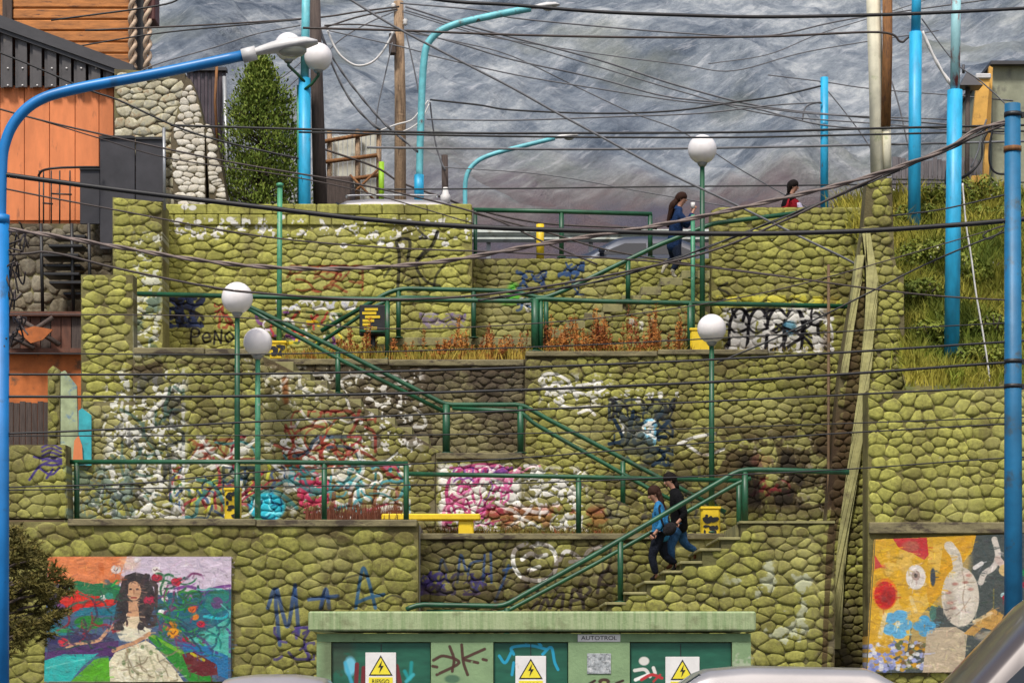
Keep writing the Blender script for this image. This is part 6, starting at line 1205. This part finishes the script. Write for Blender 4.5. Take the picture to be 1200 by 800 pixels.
# ---------------------------------------------------------------- vehicles
glass = NT('dark_vehicle_glass'); glass.col((.02, .024, .03)); glass.rough(.06); glass = glass.m
tyre = pm('tyre_rubber', (.02, .02, .02), .85, .2, 8); chrome = pm('wheel_alloy', (.45, .45, .46), .3, .1, 6, metal=.8)
tl = pm('red_lens', (.35, .01, .01), .2, .05, 5); hl = pm('clear_lens', (.7, .7, .68), .15, .05, 5)
def carpaint(name, c):
    t = NT(name); t.rough(.32); t.b.inputs['Coat Weight'].default_value = .6; t.b.inputs['Coat Roughness'].default_value = .08; t.b.inputs['Metallic'].default_value = .25
    t.col(t.mix(t.ramp(t.noise(1.7, 5, .6), [(.4, 0.), (.75, .5)]), c, sc(c, .72))); return t.m
def vehicle(name, label, cat, paint, L, W, H, prof, cabin, rot, loc, rails=False, highmirror=False):
    """prof: body outline (x, z) front to rear along the bonnet/roof; cabin: (x of windscreen foot, windscreen top, rear top, rear foot, belt z)"""
    root = thing(name, (0, 0, 0), label, cat); n = 9
    def halfw(z, x):
        w_ = W/2; e = min(1, (L/2-abs(x))/.55); w_ *= .80+.20*math.sin(min(max(e, 0), 1)*math.pi/2)
        if z > cabin[4]: w_ -= (z-cabin[4])/(H-cabin[4])*.17*W*.55
        return w_
    xs = [-L/2+L*i/34 for i in range(35)]
    def top(x):
        for (a, za), (b, zb) in zip(prof[:-1], prof[1:]):
            if a <= x <= b: return za+(zb-za)*(x-a)/(b-a)
        return prof[-1][1] if x > prof[-1][0] else prof[0][1]
    mb = MB(); vs = []; R_ = 14
    for x in xs:
        zt = top(x); zb = .28; pts = []
        for s_ in (-1, 1):
            col_ = [(halfw(zb, x)*.94, zb), (halfw(.5, x), .5), (halfw(min(cabin[4], zt-.02), x), min(cabin[4], zt-.04)-.0), (halfw(zt, x)-.01, zt-.10), (halfw(zt, x)-.07, zt-.025), (halfw(zt, x)-.22, zt+.0), (halfw(zt, x)*.35, zt+.022)]
            pts += [(s_*w_, z) for w_, z in (col_ if s_ < 0 else col_[::-1])]
        vs += [(x, y, z) for y, z in pts]
    fs = [(i*R_+j, i*R_+(j+1) % R_, (i+1)*R_+(j+1) % R_, (i+1)*R_+j) for i in range(34) for j in range(R_)]+[tuple(range(R_))[::-1], tuple(range(34*R_, 35*R_))]
    mb.add(vs, fs, 0, True); body = link('body', mb, paint, root, (0, 0, 0))
    xf, xt, rt, rf, bz = cabin
    for s_ in (-1, 1):
        segs = [(xf+(.25 if H < 2 else .12), xt+(.12 if H < 2 else .04), (xt+rt)/2-.05, (xt+rt)/2-.05), ((xt+rt)/2+.03, (xt+rt)/2+.03, rt-.06, rf-.22)]
        for a, b, c, d in segs:
            q = []
            for x, z in ((a, bz+.02), (b, H-.20), (c, H-.20), (d, bz+.02)): q.append((x, s_*(halfw(z, x)+.006), z))
            mb = MB(); q2 = [(x, y-s_*.03, z) for x, y, z in q]; mb.add(q+q2, [(0, 1, 2, 3) if s_ < 0 else (3, 2, 1, 0)]+[(i, (i+1) % 4, (i+1) % 4+4, i+4) for i in range(4)]); link('side_window', mb, glass, root, q[0])
        mb = MB(); zz = (H-.30 if highmirror else bz+.10); mb.ball((xt-.05 if highmirror else xf+.35, s_*(W/2+.10), zz), .13, 12, sc=(.6, .75, .62)); mb.tube([(xf+.35, s_*(W/2-.1), zz-.05), (xf+.35, s_*(W/2+.08), zz-.02)], .025, 6); link('mirror', mb, paint, root)
        for x in (-L/2+.85, L/2-.85):
            mb = MB(); mb.lathe((x, s_*(W/2-.1), .33), [(.20, -.11), (.33, -.10), (.335, 0), (.33, .10), (.20, .11)], 20, 0, 'y'); wl_ = link('wheel', mb, tyre, root)
            mb = MB(); mb.lathe((x, s_*(W/2-.1), .33), [(.05, -.125), (.19, -.118), (.2, 0), (.19, .118), (.05, .125)], 16, 0, 'y'); link('rim', mb, chrome, wl_)
        mb = MB(); mb.ball((-L/2+.09, s_*(W/2-.33), .72), .15, 12, sc=(.5, 1.1, .6)); link('headlight', mb, hl, root)
        mb = MB(); mb.ball((L/2-.07, s_*(W/2-.28), .85), .12, 12, sc=(.5, .9, 1.3)); link('tail_light', mb, tl, root)
        mb = MB(); mb.box((xf+xt)/2+.7, (xf+xt)/2+.9, s_*(W/2+.005)-.01, s_*(W/2+.005)+.01, bz-.14, bz-.11, bev=.006); link('door_handle', mb, chrome, root)
        if rails: mb = MB(); mb.tube(spline([(xt+.15, s_*(W/2-.24), H-.01), (xt+.3, s_*(W/2-.24), H+.05), (rt-.3, s_*(W/2-.24), H+.05), (rt-.15, s_*(W/2-.24), H-.01)], 5), .02, 6); link('roof_rail', mb, chrome, root)
    for (xa, za, xb, zb, nm) in ((xf+.05, bz+.03, xt-.02, H-.11, 'windscreen'), (rf-.04, bz+.05, rt+.02, H-.13, 'rear_window')):
        w0_, w1_ = halfw(za, xa)-.16, halfw(zb, xb)-.14; sgn = -1 if nm == 'windscreen' else 1; o_ = .035*sgn
        q = [(xa+o_, -w0_, za+.02), (xa+o_, w0_, za+.02), (xb+o_, w1_, zb+.03), (xb+o_, -w1_, zb+.03)]; q2 = [(x-o_*1.6, y, z-.03) for x, y, z in q]
        mb = MB(); mb.add(q+q2, [(0, 1, 2, 3), (7, 6, 5, 4)]+[(i, (i+1) % 4, (i+1) % 4+4, i+4) for i in range(4)]); link(nm, mb, glass, root, q[0])
    for x, nm in ((-L/2-.01, 'front_bumper'), (L/2-.08, 'rear_bumper')): mb = MB(); mb.box(x, x+.09, -W/2*.82, W/2*.82, .32, .52, bev=.03); link(nm, mb, trim, root)
    root.location = loc; root.rotation_euler = (0, 0, rot); return root
silver = carpaint('pale_silver_paint', (.42, .38, .38)); white = carpaint('off_white_paint', (.32, .305, .31)); bluegrey = carpaint('blue_grey_paint', (.045, .055, .08)); greige = carpaint('grey_brown_paint', (.10, .082, .078)); dkg = carpaint('graphite_paint', (.10, .10, .105))
def sedan(H): return [(-2.2, .62), (-2.05, .80), (-1.1, .96), (-.35, H-.03), (0.2, H), (.9, H-.03), (1.6, 1.05), (2.1, .98), (2.2, .7)]
def wagon(H): return [(-2.2, .62), (-2.05, .85), (-1.15, 1.02), (-.45, H-.05), (.1, H), (1.6, H-.03), (1.95, H-.22), (2.15, .95), (2.2, .7)]
vehicle('parked_car', 'pale silver car seen end on at the bottom left, only roof and mirrors in view', 'car', silver, 4.4, 1.62, 1.425, sedan(1.425), (-1.1, -.35, .9, 1.6, .93), R(90), (PX(318, 28), 28.5, 0), highmirror=True)
vehicle('parked_car', 'white wagon roof in front of the right cabin door, side on', 'car', white, 4.4, 1.7, 1.53, wagon(1.53), (-1.15, -.45, 1.6, 2.0, .98), 0, (PX(870, 28.2), 29.0, 0))
vehicle('parked_car', 'white roofed car half hidden behind the left parapet on the top street', 'car', white, 4.4, 1.75, 1.66, wagon(1.66), (-1.15, -.55, 1.65, 2.0, 1.0), 0, (PX(428, 48.5), 49.2, T3), rails=True)
vehicle('parked_car', 'blue grey car on the top street under the guard rail, behind the woman', 'car', bluegrey, 4.4, 1.7, 1.38, sedan(1.38), (-1.1, -.35, .9, 1.6, .90), 0, (PX(745, 50.6), 51.4, T3-.10))
vp = [(-2.5, .7), (-2.42, .95), (-1.72, 1.22), (-.95, 2.06), (-.7, 2.16), (0, 2.2), (2.3, 2.18), (2.45, 2.0), (2.5, .8)]
vehicle('parked_van', 'large grey brown van close by in the bottom right corner, its windscreen post rising right', 'van', greige, 5.0, 1.9, 2.2, vp, (-1.72, -.80, 2.3, 2.45, 1.18), R(-4), (PX(1083, 14)+1.75, 14.4, 0))
# ---------------------------------------------------------------- people
skin = NT('skin'); skin.rough(.55); skin.col(skin.mix(skin.ramp(skin.noise(9), [(.35, 0.), (.7, 1.)]), (.34, .165, .105), (.42, .21, .14))); skin.b.inputs['Subsurface Weight'].default_value = .1; skin = skin.m
hairm = pm('dark_brown_hair', (.008, .005, .004), .75, .5, 30, spec=.15, bump=.6, stretch=((4, 4, .5),)); hairb = pm('chestnut_hair', (.030, .012, .007), .75, .5, 30, spec=.15, bump=.6, stretch=((4, 4, .5),))
def cloth(n, c, v=.25): return pm(n, c, .95, v, 9, bump=.9, bd=.03, spec=.12)
denim = cloth('blue_denim', (.025, .075, .16), .5); denimd = cloth('dark_denim', (.012, .018, .035), .4); ddb = cloth('black_denim', (.010, .012, .02), .5); dshirt = cloth('denim_shirt', (.03, .17, .36), .4); blackj = cloth('black_jacket', (.006, .006, .007)); navy = cloth('navy_jumper', (.012, .03, .085), .4)
boot = cloth('beige_boot', (.48, .44, .34)); brsh = cloth('brown_shoe', (.13, .05, .025)); greyh = cloth('grey_hem', (.35, .35, .36)); redv = cloth('red_vest', (.28, .012, .02)); lil = cloth('lilac_sleeve', (.40, .36, .48)); bagm = cloth('black_bag', (.018, .016, .017))
def skinned(name, nodes, edges, mat, parent, root=0, sub=2, extra=None):
    """one continuous surface grown over joints; nodes: (Vector, radius[, radius2])"""
    c = nodes[root][0].copy(); me = bpy.data.meshes.new(name+'_source'); me.from_pydata([tuple(n[0]-c) for n in nodes], edges, [])
    o = bpy.data.objects.new(name+'_source', me); COL.objects.link(o); o.modifiers.new('s', 'SKIN')
    for v, n in zip(me.skin_vertices[0].data, nodes): v.radius = (n[1], n[2] if len(n) > 2 else n[1]); v.use_root = False
    me.skin_vertices[0].data[root].use_root = True; o.modifiers['s'].use_smooth_shade = True
    ss = o.modifiers.new('u', 'SUBSURF'); ss.levels = ss.render_levels = sub
    dg = bpy.context.evaluated_depsgraph_get(); new = bpy.data.meshes.new_from_object(o.evaluated_get(dg), depsgraph=dg); new.name = name
    bpy.data.objects.remove(o); bpy.data.meshes.remove(me)
    vs = [tuple(v.co) for v in new.vertices]; fs = [tuple(p.vertices) for p in new.polygons]; bpy.data.meshes.remove(new)
    mb = MB(); mb.add([Vector(v)+c for v in vs], fs, 0, True)
    if extra: extra(mb)
    return link(name, mb, mat, parent)
def person(label, Y, J, face, mats, hair, cfg):
    """J: joints as (photo x, photo y, depth offset). face: +1 looks right, -1 looks left"""
    P = {k: PT(x, y, Y+(dy if len(v) > 2 else 0)) for k, v in J.items() for x, y, dy in [(v[0], v[1], v[2] if len(v) > 2 else 0)]}
    foot = min(P['toe1'].z, P['toe2'].z)-.03; root = thing('person', (P['pelvis'].x, Y, foot), label, 'person')
    hd, nk = P['head'], P['neck']; up = (hd-nk).normalized(); fw = Vector((face, -.25, cfg.get('tilt', 0))).normalized(); fw = (fw-up*fw.dot(up)*.6).normalized(); sd_ = up.cross(fw).normalized()
    def bodyx(mb):
        mb.ball(hd+fw*.084-up*.012, .021, 8, sc=(1.1, .8, 1.1)); mb.tube([hd+fw*.072+up*.02, hd+fw*.105-up*.020, hd+fw*.085-up*.03], [.012, .017, .012], 6)
        for s_ in (-1, 1): mb.ball(hd+sd_*.078*s_-fw*.005-up*.01, .028, 8, sc=(.8, .5, 1.2))
        mb.tube([hd+fw*.083-up*.055, hd+fw*.092-up*.062, hd+fw*.078-up*.07], [.014, .016, .012], 6)
        for hk, ek in (('hand1', 'elb1'), ('hand2', 'elb2')):
            h = P[hk]; d = (h-P[ek]).normalized(); a = d.orthogonal().normalized(); b = d.cross(a); a = (Vector((0, -1, 0))-d*d.dot(Vector((0, -1, 0)))).normalized() if abs(d.y) < .9 else a; b = d.cross(a)
            for q, (ln_, off) in enumerate(((.058, -.030), (.070, -.010), (.066, .010), (.052, .028))):
                s0 = h+d*.05+b*off; mb.tube([s0, s0+d*ln_*.55-a*.006, s0+d*ln_*.8+a*.012*0-a*.022, s0+d*ln_*.85-a*.04], [.0095, .009, .008, .006], 6)
            s0 = h+d*.005+b*-.035; mb.tube([s0, s0+d*.028-b*.018-a*.01, s0+d*.055-b*.02-a*.02], [.011, .010, .007], 6)
    N = [(P['pelvis'], .115, .095), (P['chest'], .125, .10), (nk, .048), (hd-up*.06+fw*.02, .068), (hd+up*.02, .095, .088), (hd+up*.075, .066),
         (P['sh1'], .052), (P['elb1'], .038), (P['hand1']-(P['hand1']-P['elb1']).normalized()*.03, .026), (P['hand1']+(P['hand1']-P['elb1']).normalized()*.03, .030, .022),
         (P['sh2'], .052), (P['elb2'], .038), (P['hand2']-(P['hand2']-P['elb2']).normalized()*.03, .026), (P['hand2']+(P['hand2']-P['elb2']).normalized()*.03, .030, .022),
         (P['hip1'], .082), (P['knee1'], .050), (P['ank1'], .035), (P['toe1'], .028), (P['hip2'], .082), (P['knee2'], .050), (P['ank2'], .035), (P['toe2'], .028)]
    E = [(0, 1), (1, 2), (2, 3), (3, 4), (4, 5), (1, 6), (6, 7), (7, 8), (8, 9), (1, 10), (10, 11), (11, 12), (12, 13), (0, 14), (14, 15), (15, 16), (16, 17), (0, 18), (18, 19), (19, 20), (20, 21)]
    skinned('body', N, E, skin, root, extra=bodyx)
    for s_ in (-1, 1): mb = MB(); mb.ball(hd+fw*.086+sd_*.032*s_+up*.012, .0085, 8); link('eye', mb, M['black'], root)
    mb = MB(); mb.tube([hd+fw*.086+sd_*.018-up*.056, hd+fw*.094-up*.056, hd+fw*.086-sd_*.018-up*.056], .0045, 5); link('mouth', mb, redv, root)
    k = cfg.get('bulk', 1.12); w1 = P['hand1']+(P['elb1']-P['hand1']).normalized()*.07; w2 = P['hand2']+(P['elb2']-P['hand2']).normalized()*.07; hem = P['pelvis'].lerp(P['chest'], -.38)
    T = [(P['pelvis'].lerp(P['chest'], .05), .158*k, .130*k), (P['pelvis'].lerp(P['chest'], .6), .140*k, .120*k), (P['chest'], .150*k, .125*k), (nk+up*.025, .066), (P['sh1'], .072*k), (P['elb1'], .056*k), (w1, .040*k), (P['sh2'], .072*k), (P['elb2'], .056*k), (w2, .040*k), (hem, .145*k, .12*k)]
    skinned(cfg.get('top', 'jumper'), T, [(0, 1), (1, 2), (2, 3), (2, 4), (4, 5), (5, 6), (2, 7), (7, 8), (8, 9), (0, 10)], mats[0], root, root=1)
    Lg = [(P['pelvis'].lerp(P['chest'], .25), .132, .115), (P['hip1'].lerp(P['knee1'], .1), .108), (P['knee1'], .076), (P['knee1'].lerp(P['ank1'], .5), .070), (P['ank1']+Vector((0, 0, .03)), .052), (P['hip2'].lerp(P['knee2'], .1), .108), (P['knee2'], .076), (P['knee2'].lerp(P['ank2'], .5), .070), (P['ank2']+Vector((0, 0, .03)), .052)]
    skinned('trousers', Lg, [(0, 1), (1, 2), (2, 3), (3, 4), (0, 5), (5, 6), (6, 7), (7, 8)], mats[1], root)
    for a, t_ in (('ank1', 'toe1'), ('ank2', 'toe2')):
        d = (P[t_]-P[a]).normalized(); hg = cfg.get('boot', 0)
        nodes = [(P[a]+(P['knee'+a[-1]]-P[a]).normalized()*(.04+hg), .052+(.012 if hg else 0)), (P[a]-d*.015+Vector((0, 0, -.01)), .050), (P[a].lerp(P[t_], .6)-Vector((0, 0, .01)), .046, .036), (P[t_]+d*.03, .036, .026)]
        skinned('shoe', nodes, [(0, 1), (1, 2), (2, 3)], mats[2], root, root=1)
    # hair: rounded mass over the skull, falling locks behind
    hc = hd+up*.030-fw*.030; mb = MB(); n_ = 18; rows = 12; vs = []; rh = random.Random(int(hd.x*100))
    for i in range(rows+1):
        a_ = math.pi*i/rows
        for j in range(n_):
            th = 2*math.pi*j/n_; k_ = 1+rh.uniform(-.03, .03)
            d_ = up*math.cos(a_)+(fw*math.cos(th)+sd_*math.sin(th))*math.sin(a_); front = max(0, d_.dot(fw)); low = max(0, -d_.dot(up))
            vs.append(hc+(up*math.cos(a_)*.122+(fw*math.cos(th)*.118+sd_*math.sin(th)*.110)*math.sin(a_))*k_*(1-.35*front*low*1.6))
    mb.add(vs, [(i*n_+j, (i+1)*n_+j, (i+1)*n_+(j+1) % n_, i*n_+(j+1) % n_) for i in range(rows) for j in range(n_)], 0, True)
    if hair:
        pts = [hc-up*.02-fw*.03]+[PT(x, y, Y+dy) for x, y, dy, rd in hair]; rr_ = [.085]+[rd for x, y, dy, rd in hair]
        for lk in range(7):
            o_ = [Vector((rh.uniform(-.35, .35)*q, rh.uniform(-.7, .7)*q, rh.uniform(-.2, .2)*q)) for q in rr_]; mb.tube(spline([p+o for p, o in zip(pts, o_)], 4), [max(.012, rr_[min(len(rr_)-1, int(i/4))]*(.62-.3*i/(4*len(rr_)))) for i in range(4*(len(pts)-1)+1)], 8)
    link('hair', mb, cfg.get('hairmat', hairm), root)
    return root, P
r1, P1 = person('woman in a blue denim shirt leading down the lowest stair, black bag at her hip', 39.5,
    dict(head=(766, 579), neck=(770.5, 587.5), chest=(774, 600), pelvis=(774, 626), sh1=(772, 597, -.17), elb1=(776, 614, -.22), hand1=(767, 625, -.24), sh2=(776, 597, .15), elb2=(778, 614, .2), hand2=(768, 624, .18),
         hip1=(771, 630, -.08), knee1=(764, 652, -.1), ank1=(769, 675, -.1), toe1=(763, 678, -.1), hip2=(775, 630, .08), knee2=(778, 650, .1), ank2=(793, 662, .1), toe2=(788, 667, .1)), -1,
    (dshirt, ddb, bagm), [(776, 590, 0, .06), (781, 602, -.02, .045), (784, 612, -.02, .025)], dict(top='shirt', tilt=-.45, hairmat=hairb))
r2, P2 = person('man in a black jacket and blue jeans walking down behind the woman in denim', 39.9,
    dict(head=(784.5, 563), neck=(789.5, 572), chest=(794, 587), pelvis=(796, 615), sh1=(793, 584, -.2), elb1=(803, 602, -.24), hand1=(794, 612, -.26), sh2=(796, 584, .18), elb2=(800, 602, .22), hand2=(792, 612, .2),
         hip1=(793, 620, -.08), knee1=(786, 640, -.1), ank1=(788, 660, -.1), toe1=(782, 665, -.1), hip2=(797, 620, .08), knee2=(802, 637, .1), ank2=(817, 647, .1), toe2=(814, 653, .1)), -1,
    (blackj, denim, brsh), [(794, 572, 0, .045)], dict(top='jacket', tilt=-.25, bulk=1.28))
bag = thing('shoulder_bag', PT(784, 632, 39.2), 'big slouchy black bag between the couple', 'bag')
skinned('bag_body', [(PT(776, 622, 39.22), .09, .07), (PT(785, 620, 39.2), .16, .09), (PT(791, 612, 39.22), .10, .07), (PT(786, 628, 39.2), .11, .07)], [(0, 1), (1, 2), (1, 3)], bagm, bag, root=1)
mb = MB(); mb.tube(spline([PT(778, 617, 39.2), PT(773, 600, 39.2), PT(774, 592, 39.35), PT(783, 602, 39.6)], 5), .018, 6); link('strap', mb, bagm, bag)
r3, P3 = person('woman with long dark hair in a navy jumper drinking at the top of the stair', 45.65,
    dict(head=(799, 233.5), neck=(795.5, 242.5), chest=(793.5, 256), pelvis=(790, 286), sh1=(796, 252, -.18), elb1=(806, 263, -.2), hand1=(813, 246, -.12), sh2=(792, 252, .16), elb2=(805, 266, .2), hand2=(812, 248, .1),
         hip1=(792, 290, -.08), knee1=(795, 305, -.09), ank1=(787, 320, -.09), toe1=(792, 324, -.09), hip2=(788, 290, .08), knee2=(789, 303, .09), ank2=(779, 311, .09), toe2=(776, 319, .09)), 1,
    (navy, denimd, boot), [(789, 240, .01, .09), (786, 252, .02, .08), (783, 266, .02, .05)], dict(top='jumper', tilt=.1, boot=.05, bulk=1.25, hairmat=hairb))
mb = MB(); c = PT(812, 238, 45.55); mb.lathe(c-Vector((0, 0, .05)), [(.035, -.06), (.045, .06)], 12); one('paper_cup', mb, M['cable_white'], 'white paper cup held to the mouth of the woman in navy', 'cup')
r4, P4 = person('person in a black and red jacket passing behind the right parapet', 47.3,
    dict(head=(930, 219), neck=(927, 228), chest=(925, 243), pelvis=(924, 270), sh1=(923, 235, -.2), elb1=(917, 254, -.24), hand1=(928, 268, -.28), sh2=(932, 236, .18), elb2=(936, 252, .2), hand2=(940, 266, .15),
         hip1=(922, 275, -.09), knee1=(925, 297, -.1), ank1=(919, 318, -.1), toe1=(926, 321, -.1), hip2=(926, 275, .09), knee2=(932, 296, .1), ank2=(934, 316, .1), toe2=(941, 319, .1)), 1,
    (redv, denimd, brsh), [(924, 226, 0, .045)], dict(top='jacket', tilt=0, bulk=1.3))
Y_ = 47.3; skinned('shoulder_panel', [(PT(925, 234, Y_), .165, .15), (PT(923, 233, Y_-.2), .098), (PT(918, 245, Y_-.23), .075), (PT(931, 234, Y_+.18), .095), (PT(926, 228, Y_), .085)], [(0, 1), (1, 2), (0, 3), (0, 4)], blackj, r4)
skinned('sleeve', [(PT(934, 238, Y_+.05), .08), (PT(938, 246, Y_), .075), (PT(941, 256, Y_), .06)], [(0, 1), (1, 2)], lil, r4)
